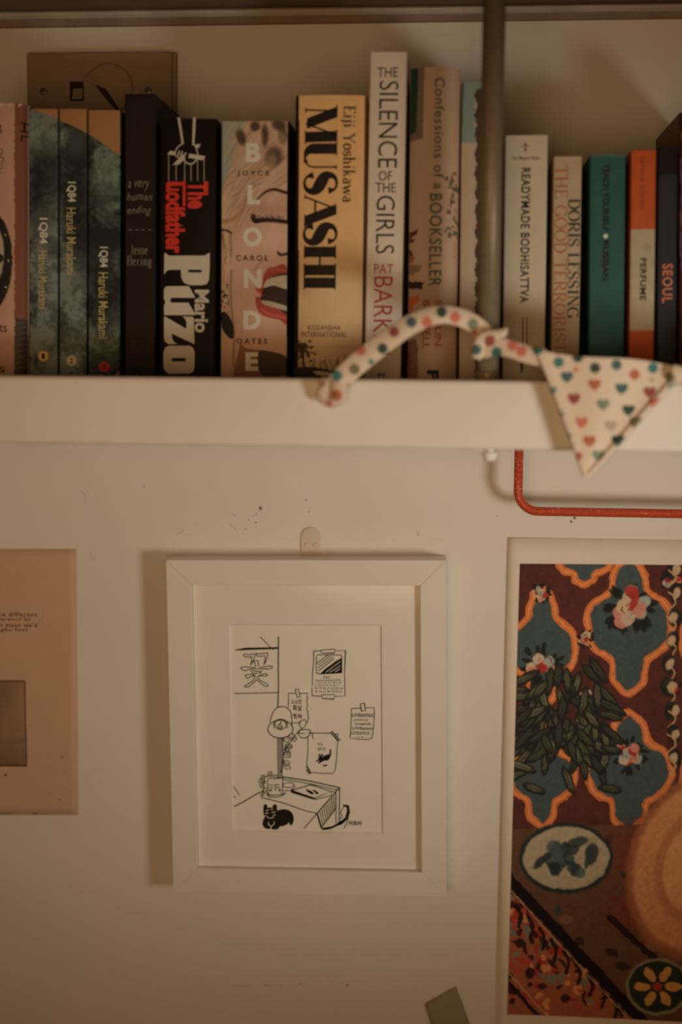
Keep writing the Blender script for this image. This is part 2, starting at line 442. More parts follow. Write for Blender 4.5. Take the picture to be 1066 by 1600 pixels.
wall = struct(from_bm('wall_back', box_bm(-1.6, 1.6, 0.0, 0.08, EYE-1.2, on_plane(1066, -30, 0).z), WHITE_PAINT))
def sloped(y0, y1, Y):
    """height, at any x, of an old not quite level edge that passes two points of the wall top"""
    a, b = on_plane(0, y0, Y), on_plane(1066, y1, Y)
    return lambda x: a.z+(b.z-a.z)*(x-a.x)/(b.x-a.x)
def run(name, prof, m):
    """prof: (plane y, height function, extra height); one length from end to end"""
    V = [(x, y, f(x)+e) for x in (-1.0, 1.0) for y, f, e in prof]; n = len(prof)
    Fc = [(i, (i+1) % n, n+(i+1) % n, n+i) for i in range(n)]+[tuple(range(n))[::-1], tuple(range(n, 2*n))]
    o = from_data(name, V, Fc, m)
    bm = bmesh.new(); bm.from_mesh(o.data); bmesh.ops.recalc_face_normals(bm, faces=bm.faces); bm.to_mesh(o.data); bm.free()
    return struct(o)
ht, hm, hb = sloped(16, 3, -.014), sloped(29, 15, -.014), sloped(42, 27, -.006)
soffit = run('ceiling', [(-.28, ht, .0002), (.08, ht, .0002), (.08, ht, .05), (-.28, ht, .05)], SOFFIT)
rr = .0065
trim = run('trim_1', [(0, ht, 0), (-.012, ht, 0)]+[(-.012-.004*math.sin(math.pi*k/8), (lambda f: (lambda x: ht(x)*(1-f)+hm(x)*f))(k/8), 0) for k in range(1, 8)]+[(-.012, hm, 0), (0, hm, 0)], TRIM)
TRIM_SHADE = mat('brown_shade_strip', (0.27, 0.20, 0.15), .7, .15, 60, raw=True)  # the shading below the bead, put into the strip's dark colour
run('trim_2', [(0, hm, -.0001), (-.007, hm, -.0001), (-.006, hm, -.002), (-.005, hb, .001), (-.004, hb, 0), (0, hb, 0)], TRIM_SHADE)

# scuffs and chips in the wall paint
CHIP = mat('bare_spot', (88, 74, 58), 0.8, 0.2, 800, ill=ILL_WALL)
random.seed(4)
for (x, y, r) in [(407, 794, 3.2), (401, 803, 1.3), (396, 806, 1.0), (389, 812, 1.2), (400, 817, 1.2), (384, 827, 1.0), (898, 809, 3.0), (893, 815, 2.0),
                  (478, 781, 1.6), (483, 800, 1.2), (225, 761, 1.4), (777, 806, 1.0), (543, 1539, 2.0), (534, 1537, 1.4), (470, 1538, 1.2), (512, 1527, .9)]:
    c = on_plane(x, y, -0.0004); s_ = r/1.86/1000
    V = [(c.x, c.y-.0002, c.z)]+[(c.x+math.cos(a)*s_*random.uniform(.6, 1.2), c.y+.0004, c.z+math.sin(a)*s_*random.uniform(.6, 1.2)) for a in [k*math.pi/5 for k in range(10)]]
    from_data('paint_chip', V, [(0, 1+k, 1+(k+1) % 10) for k in range(10)], CHIP, wall)
# hairline scratches
SCR = mat('scratch', (135, 115, 90), 0.8, 0.2, 800, ill=ILL_WALL)
wsurf = Surf((-1, 0, EYE+.3), (1, 0, EYE+.3), (1, 0, EYE-.6), (-1, 0, EYE-.6))
ik = Ink()
for pts in ([(388, 808), (396, 804), (401, 799)], [(474, 791), (478, 794), (483, 797), (485, 803)], [(477, 775), (482, 777), (485, 780)],
            [(776, 802), (774, 806), (777, 810)], [(232, 740), (240, 746), (241, 756)], [(246, 838), (250, 842), (254, 847)], [(520, 1536), (532, 1538), (548, 1536), (551, 1541)],
            [(470, 1537), (500, 1538)]):
    ik.line(pts, 0.9, smooth=True)
ik.build('scratch', wsurf, wall, SCR, 0.0003)

# =================================================================== shelf, pole
ZT = EYE - 0.0042
ZBOT = on_plane(350, 697, -0.225).z
sh = from_bm('wall_shelf', box_bm(-0.9, 0.9, -0.225, -0.0002, ZBOT, ZT, 0.0035, 4), SHELF_PAINT)
tag(sh, 'thick white painted wall shelf that carries the row of books', 'shelf')

STEEL = mat('grey_painted_metal', (98, 74, 46), 0.42, 0.08, 200, metal=0.25, bump=.1, bscale=500)
pc0 = on_plane(767, 300, -0.2000); px_ = pc0.x
pole = empty('support_pole', (px_, -0.2000, ZT+.0001))
tag(pole, 'upright grey metal pole standing at the front of the shelf between the books', 'pole')
po = from_bm('shaft', cyl_bm(0.0078, (0, 0, 0), (0, 0, ht(px_)-ZT-.0005), 40), STEEL, pole, True)
from_bm('foot_collar', cyl_bm(0.0086, (0, 0, 0.0), (0, 0, 0.006), 40, bev=.001), STEEL, pole, True)

# small clear knob below the shelf
KN = mat('milky_plastic', (205, 185, 155), 0.15, 0.03, coat=.6, ill=ILL_WALL)
kp = on_plane(766, 706, -0.20)
kn = empty('under_shelf_knob', (kp.x, -0.20, ZBOT))
tag(kn, 'small milky white screw knob on the underside of the shelf below the pole', 'knob')
from_bm('stem', cyl_bm(0.003, (0, 0, -0.004), (0, 0, 0), 20), KN, kn, True)
from_bm('cap', cyl_bm(0.0035, (0, 0, -0.0095), (0, 0, -0.003), 24, r2=0.0065, bev=.0015), KN, kn, True)

# =================================================================== books
CARD = mat('page_block_paper', (150, 120, 82), 0.9, 0.12, 900)
def mk_book(label, quad, Y, depth, cmat, bulge=0.0, hard=False, group='books on the shelf', rad=0.0012, name='paperback_book'):
    """quad: left/right edge at the top and at the bottom of the spine as (xTL,xTR,yTop,xBL,xBR)"""
    xTL, xTR, yT, xBL, xBR = quad
    yB = proj(on_plane((xBL+xBR)/2, 590, Y)*1.0 + Vector((0, 0, ZT-on_plane((xBL+xBR)/2, 590, Y).z)))[1]
    B0, B1 = on_plane(xBL, yB, Y), on_plane(xBR, yB, Y); T0, T1 = on_plane(xTL, yT, Y), on_plane(xTR, yT, Y)
    W = ((B1-B0).length+(T1-T0).length)/2-.0003
    B = (B0+B1)/2; T = (T0+T1)/2
    lean = math.atan2(T.x-B.x, T.z-ZT)
    H = math.hypot(T.x-B.x, T.z-ZT)
    root = empty(name, (B.x, Y, ZT+abs(math.sin(lean))*W/2+.0001), (0, lean, 0))
    bpy.context.view_layer.update()
    mw = Matrix.LocRotScale(root.location, root.rotation_euler, None)
    t = 0.0022 if hard else 0.0006
    def prof(u, v=0):
        d = np.minimum(np.minimum(u, 1-u)*W, rad)
        return -bulge*(1-(2*u-1)**2)+rad-np.sqrt(np.maximum(rad*rad-(rad-d)**2, 0))
    us = sorted(set([0, 1]+[rad/W*k/4 for k in range(5)]+[1-rad/W*k/4 for k in range(5)]+[k/16 for k in range(1, 16)]))
    outer = [(-W/2, depth)]+[((u-.5)*W, prof(u)) for u in us]+[(W/2, depth)]
    inner = [(-W/2+t, depth)]+[((u-.5)*(W-2*t), max(prof(u), -bulge*(1-(2*u-1)**2))+t) for u in us]+[(W/2-t, depth)]
    V = []
    for z in (0, H):
        V += [(x, y, z) for x, y in outer]; V += [(x, y, z) for x, y in inner]
    k = len(outer); Fc = []
    for i in range(k-1):
        Fc += [(i, i+1, 2*k+i+1, 2*k+i), (k+i+1, k+i, 3*k+i, 3*k+i+1), (i+1, i, k+i, k+i+1), (2*k+i, 2*k+i+1, 3*k+i+1, 3*k+i)]
    Fc += [(0, 2*k, 3*k, k), (k-1, 2*k-1, 4*k-1, 3*k-1)]
    from_data('cover', V, Fc, cmat, root)
    m_ = .003 if hard else 0.0004
    from_bm('pages', box_bm(-W/2+t+.0001, W/2-t-.0001, t+.0012, depth-m_, m_, H-m_-.0003), CARD, root)
    s = Surf((-W/2, 0, H), (W/2, 0, H), (W/2, 0, 0), (-W/2, 0, 0), mw, prof)
    tag(root, label, 'book', group)
    return root, s

BLACK = mat('black_cover', (16, 7, 4), 0.5, 0.1, spec=.1)
INK = mat('black_ink', (24, 15, 9), 0.5, 0.02)
INKSOFT = mat('dark_brown_ink', (52, 32, 18), 0.6, 0.02)
LT = dict(thick=.13, thin=.05, ser=.06, sh=.035, track=.05)

# 1 pink book at the left edge
m1 = mat('pink_cover', (146, 100, 68), 0.5, .05)
b, s = mk_book('worn pink book with a dark oval emblem, cut by the left edge of the photo', (-44, 41, 163, -42, 41), -0.148, .125, m1, bulge=.003, rad=.004)
p = Paint(s, 1.2, base=(150, 102, 70)); p.wob(1.2, 5)
p.grain(.05, 30)
p.poly([(24, 100), (50, 100), (50, 700), (24, 700)], (98, 50, 28))
p.poly([(24, 496), (50, 498), (50, 700), (24, 700)], (52, 38, 26))
for k in range(9): p.line([(24, 505+k*9), (45, 500+k*9)], 1.2, (84, 62, 42), smooth=False)
p.ell(-12, 406, 33, 77, (26, 20, 13), soft=.03)
p.ell(-12, 395, 20, 52, (135, 112, 80), soft=.1); p.ell(-14, 380, 9, 12, (30, 22, 15)); p.ell(2, 402, 5, 7, (30, 22, 15)); p.ell(-8, 432, 10, 3, (60, 45, 30))
for a in range(10): p.ell(-12+28*math.cos(a*.63), 406+70*math.sin(a*.63), 1.5, 2, (135, 112, 80))
for k in range(7): p.line([(-40+k*14, 166), (-34+k*14, 160)], 3, (165, 125, 90))
p.build('spine_print', b)
for t_, bx in (('s', (0, 196, 5, 209)), ('ts', (1, 506, 13, 518)), ('s', (0, 573, 10, 582))):
    lettering(s, b, t_, bx, INKSOFT, 'h', bold=.01)
ik = Ink(); ik.line([(0, 232), (6, 236), (2, 244), (8, 248), (4, 256), (6, 262), (1, 264), (3, 270)], 1.1, smooth=True); ik.build('lettering', s, b, INKSOFT)
ik = Ink(); ik.line([(34, 192), (42, 193)], 2); ik.line([(34, 205), (42, 205)], 2); ik.line([(38, 192), (38, 205)], 2); ik.line([(35, 212), (35, 219)], 2); ik.line([(35, 212), (42, 212)], 2); ik.build('lettering', s, b, BLACK, .0004)

# 2-4 three volumes that share one moon picture
TANB = mat('tan_cover', (165, 115, 66), 0.45, .05)
WTXT = mat('cream_ink', (168, 146, 110), 0.5, .02)
GTXT = mat('gold_ink', (142, 116, 64), 0.5, .02)
DKB = mat('dark_green_cover', (36, 38, 30), 0.4, .1)
vols = [('first', (45, 90.5, 171, 45, 91), (60, 339, 75, 379), (60, 390, 74, 482), (68, 556), (176, 128, 52), '1'),
        ('second', (92, 136, 171, 92, 136), (104, 283, 119, 314), (104, 323, 119, 428), (112, 563.5), (165, 140, 102), '2'),
        ('third', (137.5, 188, 173, 137, 188), (154, 384, 169, 416), (154, 424, 169, 528), (163, 573), (150, 34, 22), '3')]
desc = ['moon-printed paperback with a yellow number disc, leftmost of the three', 'moon-printed paperback with a cream number disc, middle of the three', 'moon-printed paperback with a red number disc and a wide tan corner']
for i, (nm, qd, bx1, bx2, dc, dcol, num) in enumerate(vols):
    b, s = mk_book(desc[i], qd, -0.140, .126, DKB, bulge=.0005, group='moon-printed paperbacks')
    p = Paint(s, 1.0, base=(52, 54, 42))
    n1 = fbm(p.X0, p.Y0*.8, 60, 11); n2 = fbm(p.X0, p.Y0, 14, 5); n3 = fbm(p.X0+p.Y0*.6, p.Y0-p.X0*.6, 6, 8)
    L_ = np.clip(.30+(n1-.42)*2.8+(n2-.5)*1.5+(n3-.5)*1.1, 0, 1)
    p.C = np.array((22, 20, 14.))*(1-L_[..., None])+np.array((90, 84, 65.))*L_[..., None]
    for (cx, cy, rx, ry, a_) in [(72, 265, 28, 42, .75), (118, 300, 26, 60, .7), (150, 395, 34, 48, .75), (165, 470, 22, 55, .6), (60, 330, 24, 30, .5), (180, 560, 30, 20, .5)]:
        p.ell(cx, cy, rx, ry, (27, 25, 18), a_, soft=.9)
    for (cx, cy, rx, ry, a_) in [(80, 430, 40, 60, .35), (110, 540, 60, 40, .4), (165, 290, 22, 40, .4), (60, 220, 25, 25, .35), (118, 220, 20, 25, .3)]:
        p.ell(cx, cy, rx, ry, (104, 102, 80), a_, soft=1.0)
    g_ = np.clip((p.X0-140)/60, 0, 1)[..., None]*.35; p.C = p.C*(1-g_)+p.C*np.array((.62, 1.0, .78))*g_
    xs_ = np.array([40, 51, 70, 91, 115, 135, 160, 188]); ys_ = np.array([168, 171, 177, 187, 197, 207, 223, 243])
    ye = np.interp(p.X0, xs_, ys_)
    p.mix(np.clip((ye-p.Y0)/1.5+.5, 0, 1), (128, 80, 40))
    if num == '3': p.poly([(178, 588), (190, 575), (190, 592), (176, 592)], (120, 70, 50))
    p.ell(dc[0], dc[1], 8.2, 8.2, dcol, soft=.15)
    p.build('spine_print', b)
    lettering(s, b, '1Q84', bx1, WTXT, bold=.012)
    lettering(s, b, 'Haruki Murakami', bx2, GTXT, bold=.006)
    lettering(s, b, num, (dc[0]-2.2, dc[1]-4.4, dc[0]+2.2, dc[1]+4.4), INK, 'h', bold=.02)

# 5 slim black book
BLK5 = mat('soft_black_cover', (24, 13, 7), 0.55, 0.15, 400)
DIM = mat('dim_silver_ink', (100, 84, 62), 0.4, .03)
b, s = mk_book('slim black paperback with handwritten silver words, tallest of the left group', (195, 243, 147, 194, 243), -0.143, .130, BLK5)
hand = Ink()
for t_, x0, x1, yb in (('a very', 200, 234, 291), ('human', 198, 238, 311), ('ending', 199, 236, 330)):
    V_, F_ = font2d(t_, -.004, .35, 1.1)
    mn, mx = V_.min(0), V_.max(0); bb = len(hand.V)
    hgt = 15 if t_ != 'human' else 12
    dsc = 5 if t_ != 'human' else 0
    for q in V_:
        un, vn = (q-mn)/(mx-mn); hand.V.append((x0+un*(x1-x0), yb+dsc-vn*hgt+math.sin(un*9)*.8))
    hand.F += [tuple(bb+i for i in f) for f in F_]
hand.build('lettering', s, b, DIM)
ik = Ink()
for k in range(4): ik.line([(201+k*10, 357), (206+k*10, 357)], 1)
ik.build('dashed_line', s, b, DIM)
lettering(s, b, 'Jesse', (204, 381, 231, 396), DIM, 'h', serif=dict(thick=.11, thin=.05, ser=.05, sh=.04, track=.06))
lettering(s, b, 'Bering', (199, 398, 237, 417), DIM, 'h', serif=dict(thick=.11, thin=.05, ser=.05, sh=.04, track=.06))

# 6 thick black book, red and white lettering
RED = mat('red_ink', (160, 36, 20), 0.45, .02)
BONE = mat('bone_white_ink', (150, 126, 92), 0.5, .03)
b, s = mk_book('thick black paperback with red title and huge cream author name', (249, 338, 186, 249, 337), -0.141, .112, BLACK, bulge=.0012)
z1 = lambda x, y: (240+x/7.27, 180+y/7.27)
z2 = lambda x, y: (240+x/7.27, 380+y/7.27)
T1 = lambda L, f=z1: [f(*q) for q in L]
ik = Ink()
ik.line(T1([(292, 42), (315, 180), (336, 322)]), 4.2, 3.0); ik.line(T1([(468, 42), (462, 190), (455, 330)]), 4.6, 3.2)
ik.poly(T1([(160, 442), (190, 400), (250, 412), (240, 452)])); ik.poly(T1([(220, 560), (292, 556), (362, 492), (360, 430), (300, 480)]))
ik.poly(T1([(402, 482), (410, 435), (592, 462), (570, 508)])); ik.poly(T1([(462, 335), (540, 325), (512, 374), (484, 372)]))
ik.line(T1([(336, 318), (270, 372), (250, 425), (262, 462), (295, 480)]), 1.7, smooth=True)
ik.line(T1([(298, 408), (282, 452)]), 2.0); ik.line(T1([(332, 412), (312, 462)]), 2.0); ik.line(T1([(372, 425), (352, 470)]), 1.5)
ik.line(T1([(352, 505), (385, 540), (440, 548), (492, 505)]), 1.9, smooth=True); ik.line(T1([(488, 372), (500, 410), (508, 445)]), 1.5)
for x, y0 in ((175, 450), (262, 558), (357, 500), (430, 540), (505, 505), (577, 505)): ik.line(T1([(x, y0), (x, 735)]), .8)
ik.build('puppet_strings_emblem', s, b, BONE)
lettering(s, b, 'The', (*z1(388, 745), *z1(622, 1052)), RED, bold=.04, space=1.02)
ik = Ink()
ik.line(T1([(178, 858), (178, 772), (345, 772)]), 5.0); ik.line(T1([(352, 750), (352, 1012)]), 4.6); ik.line(T1([(178, 838), (282, 838)]), 4.0)
ik.line(T1([(160, 768), (160, 850)]), 4)
ik.build('lettering', s, b, RED)
lettering(s, b, 'odfather', (*z1(136, 862), *z1(366, 1558)), RED, bold=.04, space=1.0)
pz = Ink()
pz.poly(T1([(125, 95), (180, 130), (580, 130), (640, 95), (640, 250), (632, 400), (610, 450), (560, 466), (420, 466), (350, 440), (320, 380), (315, 290), (200, 290), (160, 296), (122, 340)], z2), holes=[T1([(398, 290), (398, 312), (410, 322), (540, 322), (552, 312), (552, 290)], z2)], )
pz.poly(T1([(160, 478), (405, 478), (475, 600), (475, 610), (212, 610), (195, 622), (195, 655), (212, 666), (400, 666), (475, 795), (470, 808), (122, 808), (122, 690), (140, 665), (120, 620), (120, 520), (135, 488)], z2))
pz.poly(T1([(130, 822), (378, 968), (378, 880), (350, 835), (320, 826), (440, 826), (462, 842), (468, 1140), (210, 1020), (215, 1080), (240, 1120), (275, 1140), (170, 1140), (132, 1110), (122, 1060), (122, 830)], z2))
pz.poly(T1([(175, 1160), (415, 1160), (450, 1180), (470, 1230), (470, 1400), (455, 1455), (415, 1482), (175, 1482), (135, 1455), (115, 1400), (115, 1235), (135, 1180)], z2), holes=[T1([(222, 1300), (208, 1312), (208, 1330), (222, 1340), (360, 1340), (372, 1330), (372, 1312), (360, 1300)], z2)])
pz.build('lettering', s, b, BONE)
lettering(s, b, 'Mario', (*z2(470, 518), *z2(632, 1008)), BONE, bold=.03, space=1.0)

# 7 book with a laughing woman's face
b, s = mk_book('paperback with a laughing woman in red lipstick on its spine', (346, 452, 190, 344, 449), -0.140, .118, BLACK, bulge=.001)
p = Paint(s, .9, base=(150, 106, 72)); p.grain(.05, 24)
zb1 = lambda x, y: (340+x/7.27, 180+y/7.27)
zb2 = lambda x, y: (340+x/7.27, 380+y/7.27)
p.poly([(340, 180), (392, 180), (372, 220), (360, 260), (345, 300), (340, 300)], (108, 108, 88)); p.ell(372, 232, 26, 60, (140, 106, 68), .6, soft=1)
rs = np.random.RandomState(2)
for k in range(70):      # blonde hair locks
    x0 = 345+rs.rand()*70; y0 = 190+rs.rand()*150; c = [(158, 122, 78), (122, 84, 50), (170, 136, 92), (96, 62, 38)][rs.randint(4)]
    p.line([(x0+45, y0-28), (x0+18, y0-6), (x0, y0+26)], 2.2, c, .35, w2=.8)
for (x, y, rx, ry, a_) in ((270, 250, 50, 90, -.3), (430, 130, 55, 55, 0), (700, 110, 80, 60, .3), (640, 470, 90, 110, .4), (540, 230, 40, 120, 0), (740, 230, 50, 90, 0)):
    X, Y = zb1(x, y); p.ell(X, Y, rx/7.27, ry/7.27, (50, 30, 17), .85, a_, soft=.7)
for X, Y, r_ in ((383, 252, 9), (404, 215, 7), (425, 250, 8), (440, 215, 7)): p.ell(X, Y, r_, r_*1.4, (158, 120, 76), .45, soft=.9)
p.ell(372, 345, 24, 30, (150, 96, 60), .7, soft=.8); p.ell(352, 330, 14, 30, (160, 124, 80), .6, soft=.8)
p.ell(408, 400, 46, 110, (156, 110, 76), .8, soft=.5)
p.line([zb1(*q) for q in ((455, 945), (540, 870), (640, 835), (780, 870))], 3.2, (44, 24, 14), w2=5)
p.line([zb1(*q) for q in ((408, 1140), (430, 1190), (500, 1182), (600, 1180), (740, 1195), (790, 1202))], 8.5, (22, 12, 9), w2=6)
p.ell(420, 328, 28, 11, (136, 88, 58), .5, soft=1); p.ell(428, 372, 22, 20, (170, 122, 86), .6, soft=1)
for k in range(60):
    x0 = 344+rs.rand()*48; y0 = 262+rs.rand()*80; p.line([(x0+22, y0-14), (x0+8, y0-2), (x0-4, y0+22)], 1.3, [(112, 76, 46), (174, 138, 92), (90, 58, 36)][k % 3], .4, w2=.6)
for k in range(30):
    x0 = 346+rs.rand()*14; y0 = 350+rs.rand()*90; p.line([(x0, y0), (x0+3, y0+14), (x0, y0+30)], 1.4, [(108, 72, 44), (166, 130, 88)][k % 2], .45)
for k in range(14): X, Y = zb1(415+k*26, 1168); p.line([(X, Y+3), (X-1.5-rs.rand()*2, Y-3-rs.rand()*4)], 1.3, (22, 12, 9), .8, smooth=False)
p.line([zb1(*q) for q in ((40, 1200), (150, 1180), (260, 1100), (330, 950))], 5, (118, 74, 44), .7, soft=4)
p.line([zb1(*q) for q in ((40, 1290), (110, 1300), (160, 1330))], 3.2, (34, 20, 12))
p.line([zb1(*q) for q in ((50, 1340), (80, 1500))], 3, (108, 70, 44), .8); p.line([zb1(*q) for q in ((150, 1330), (160, 1590))], 3, (110, 72, 46), .6)
p.line([zb2(*q) for q in ((690, 95), (720, 120), (800, 105))], 4, (32, 17, 11)); p.line([zb2(*q) for q in ((560, 150), (480, 220), (430, 290))], 3, (118, 76, 48), .6, soft=3)
p.line([zb2(*q) for q in ((160, 300), (150, 520), (165, 800), (190, 1050), (180, 1400))], 3, (96, 58, 34), .7, soft=3)
for k in range(50):      # earring
    X, Y = zb2(30+rs.rand()*95, 460+rs.rand()*330); p.ell(X, Y, 1.4, 1.4, [(150, 130, 92), (30, 24, 18), (22, 16, 12)][k % 3])
p.poly([zb2(*q) for q in ((40, 780), (120, 800), (185, 940), (180, 1070), (120, 1060), (50, 950))], (24, 17, 12), smooth=True)
p.poly([zb2(*q) for q in ((260, 1130), (330, 1190), (560, 1215), (770, 1270), (800, 1520), (180, 1520), (200, 1380))], (104, 62, 36))
p.poly([zb2(*q) for q in ((470, 1240), (600, 1225), (780, 1290), (780, 1490), (500, 1490))], (44, 28, 17), smooth=True)
lip = [(500, 600), (440, 520), (445, 490), (510, 470), (520, 380), (560, 290), (640, 258), (790, 275), (800, 880), (700, 860), (560, 830), (470, 770), (440, 690), (440, 600)]
p.poly([zb2(*q) for q in lip], (126, 44, 26), smooth=True)
p.poly([zb2(*q) for q in ((520, 500), (530, 440), (600, 380), (800, 350), (800, 780), (700, 740), (560, 660), (490, 620))], (40, 24, 16), smooth=True)
p.poly([zb2(*q) for q in ((530, 495), (545, 430), (610, 385), (800, 360), (800, 505), (640, 470))], (150, 124, 88), smooth=True)
p.poly([zb2(*q) for q in ((500, 645), (620, 655), (800, 715), (800, 760), (660, 725), (540, 690))], (138, 110, 76), smooth=True)
p.line([zb2(*q) for q in ((560, 320), (650, 290), (790, 310))], 3, (156, 70, 46), .6, soft=2); p.line([zb2(*q) for q in ((490, 740), (600, 800), (780, 840))], 3, (160, 76, 52), .6, soft=2)
p.line([zb2(*q) for q in ((470, 545), (500, 580))], 4, (170, 70, 40), .8, soft=2)
p.poly([(449.5, 150), (470, 150), (470, 700), (447.5, 700)], (16, 8, 5))
p.build('spine_print', b)
PALE = mat('pale_letter_ink', (166, 142, 106), .5, .02)
for ch, x0, x1, y0, y1 in (('B', 385, 408, 223, 253), ('L', 387, 407, 288, 318), ('O', 380, 410, 353, 384), ('N', 382, 409, 419, 449), ('D', 381, 408, 484, 514), ('E', 384, 404, 550, 579)):
    lettering(s, b, ch, (x0, y0, x1, y1), PALE, 'h', bold=.045)
for t_, x0, x1, y0, y1 in (('JOYCE', 371, 421, 266, 275.5), ('CAROL', 369, 420, 397, 406), ('OATES', 370, 418, 528, 537)):
    lettering(s, b, t_, (x0, y0, x1, y1), INKSOFT, 'h', bold=.03, space=1.5)

# 8 thick tan book
m8 = mat('ochre_cover', (170, 118, 66), 0.45, .04)
b, s = mk_book('thick ochre paperback with heavy black vertical title and a misty landscape', (461, 574, 150, 459, 567), -0.144, .116, m8, bulge=.0028, rad=.002)
p = Paint(s, 1.0, base=(176, 122, 66))
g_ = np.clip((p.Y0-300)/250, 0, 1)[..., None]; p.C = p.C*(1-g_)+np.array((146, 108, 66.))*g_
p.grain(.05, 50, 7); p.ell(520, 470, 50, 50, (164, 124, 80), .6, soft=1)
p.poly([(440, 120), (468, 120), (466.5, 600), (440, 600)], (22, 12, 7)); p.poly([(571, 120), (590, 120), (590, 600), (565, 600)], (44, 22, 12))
p.wob(1.5, 4)
for k in range(60): p.ell(474+rs.randn()*8, 545+rs.randn()*7, 2.6, 2.0, (38, 24, 13), .8)
p.line([(474, 540), (474, 580)], 3, (34, 22, 12))
for k in range(26): x = 462+k*4; p.line([(x, 582), (x+rs.randn()*4, 566-rs.rand()*12)], 1, (60, 40, 20), .8, smooth=False)
p.poly([(440, 574), (490, 573), (520, 579), (575, 577), (590, 600), (440, 600)], (34, 24, 13)); p.poly([(490, 579), (530, 583), (560, 584), (530, 588), (495, 586)], (150, 118, 72))
p.build('spine_print', b)
lettering(s, b, 'MUSASHI', (474, 165, 529, 451), INK, serif=dict(thick=.36, thin=.06, ser=.05, sh=.045, track=.03, xs=1.25))
lettering(s, b, 'Eiji Yoshikawa', (532, 166, 556, 315), INK, serif=dict(thick=.15, thin=.07, ser=.06, sh=.05, track=.05))
lettering(s, b, 'KODANSHA', (482, 507, 533, 515), INKSOFT, 'h', bold=.01, space=1.1); lettering(s, b, 'INTERNATIONAL', (471, 517, 543, 526), INKSOFT, 'h', bold=.01, space=1.1)

# 9 tall white book leaning slightly
m9 = mat('white_cover', (164, 134, 100), 0.5, .03)
BROWNINK = mat('brown_black_ink', (40, 26, 18), 0.5, .02)
BRICK = mat('brick_red_ink', (130, 42, 25), 0.5, .02)
b, s = mk_book('tallest white paperback with black and brick red vertical title', (579, 636, 82, 568, 627), -0.142, .130, m9, bulge=.0006)
for t_, bx, r_, m_ in (('THE', (590, 105, 622, 120), 'h', BROWNINK), ('SILENCE', (592, 126, 622, 260), 'v', BROWNINK), ('OF', (592, 265, 613, 280), 'h', BROWNINK),
                       ('THE', (587, 283, 619, 298), 'h', BROWNINK), ('GIRLS', (588, 303, 617, 394), 'v', BROWNINK), ('PAT', (585, 410, 615, 425), 'h', BRICK),
                       ('BARKER', (584, 430, 613, 560), 'v', BRICK)):
    lettering(s, b, t_, bx, m_, r_, bold=-.004 if r_ == 'v' else .004)
ik = Ink(); ik.line([(590, 585), (602, 585)], 2); ik.line([(592, 585), (592, 592)], 2); ik.line([(600, 585), (600, 592)], 2); ik.build('publisher_mark', s, b, BROWNINK)

# 10 rounded hardback with green corner
m10 = mat('blush_jacket', (146, 108, 76), 0.4, .04, coat=.15)
b, s = mk_book('rounded cream hardback with a green corner panel and red author letters', (641, 720, 109, 637, 713), -0.139, .132, m10, bulge=.010, hard=True, rad=.001, name='hardback_book')
p = Paint(s, 1.0, base=(148, 112, 80)); g_ = np.clip((p.X0-690)/30, 0, 1)[..., None]; p.C = p.C*(1-g_)+np.array((140, 98, 64.))*g_
zc = lambda x, y: (620+x/5, 300+y/5)
p.wob(.8, 3)
p.poly([(630, 90), (665, 90), (661, 218), (630, 222)], (98, 74, 52)); p.poly([(630, 90), (655, 90), (651, 207), (630, 212)], (28, 44, 28))
p.wob(2.5, 5)
for k in range(60): p.ell(706+rs.randn()*5+k*.08, 270+rs.rand()*100, 2.0, 3.0, [(64, 56, 34), (92, 68, 40), (88, 40, 24), (50, 48, 32)][k % 4], .75)
p.line([(712, 380), (715, 480), (713, 560)], 5, (126, 84, 52), .5, soft=3)
for q, c in (([(75, 300), (170, 295), (160, 330), (110, 345), (150, 370), (90, 410), (75, 400)], (88, 30, 20)), ([(80, 410), (130, 480), (90, 560), (70, 540)], (44, 34, 28)),
             ([(75, 480), (150, 500), (120, 540), (80, 550)], (120, 60, 44)), ([(80, 560), (210, 570), (190, 610), (120, 640), (80, 640)], (112, 78, 52)),
             ([(80, 690), (215, 700), (200, 755), (80, 750)], (44, 26, 20)), ([(70, 830), (185, 795), (180, 845), (130, 880), (125, 915), (80, 925)], (166, 76, 34)),
             ([(60, 960), (90, 925), (160, 935), (150, 985), (100, 1010), (60, 1015)], (24, 20, 16)), ([(60, 1160), (150, 1150), (170, 1230), (165, 1460), (60, 1460)], (104, 70, 46)),
             ([(60, 1180), (110, 1190), (95, 1230), (110, 1330), (90, 1460), (60, 1460)], (110, 42, 26))):
    p.poly([zc(*k) for k in q], c)
p.build('spine_print', b)
GREENINK = mat('slate_green_ink', (52, 56, 44), 0.5, .02)
lettering(s, b, 'Confessions of a', (679, 125, 695, 296), GREENINK, bold=.012, space=1.12)
lettering(s, b, 'BOOKSELLER', (671, 303, 691, 447), GREENINK, bold=.016, space=1.1)
lettering(s, b, 'SHAUN', (680, 468, 691, 540), BRICK, bold=.012); lettering(s, b, 'BYTHELL', (661, 468, 672, 545), BRICK, bold=.012)
lettering(s, b, 'P', (668, 578, 686, 596), INK, serif=None, rot='v', bold=.05)

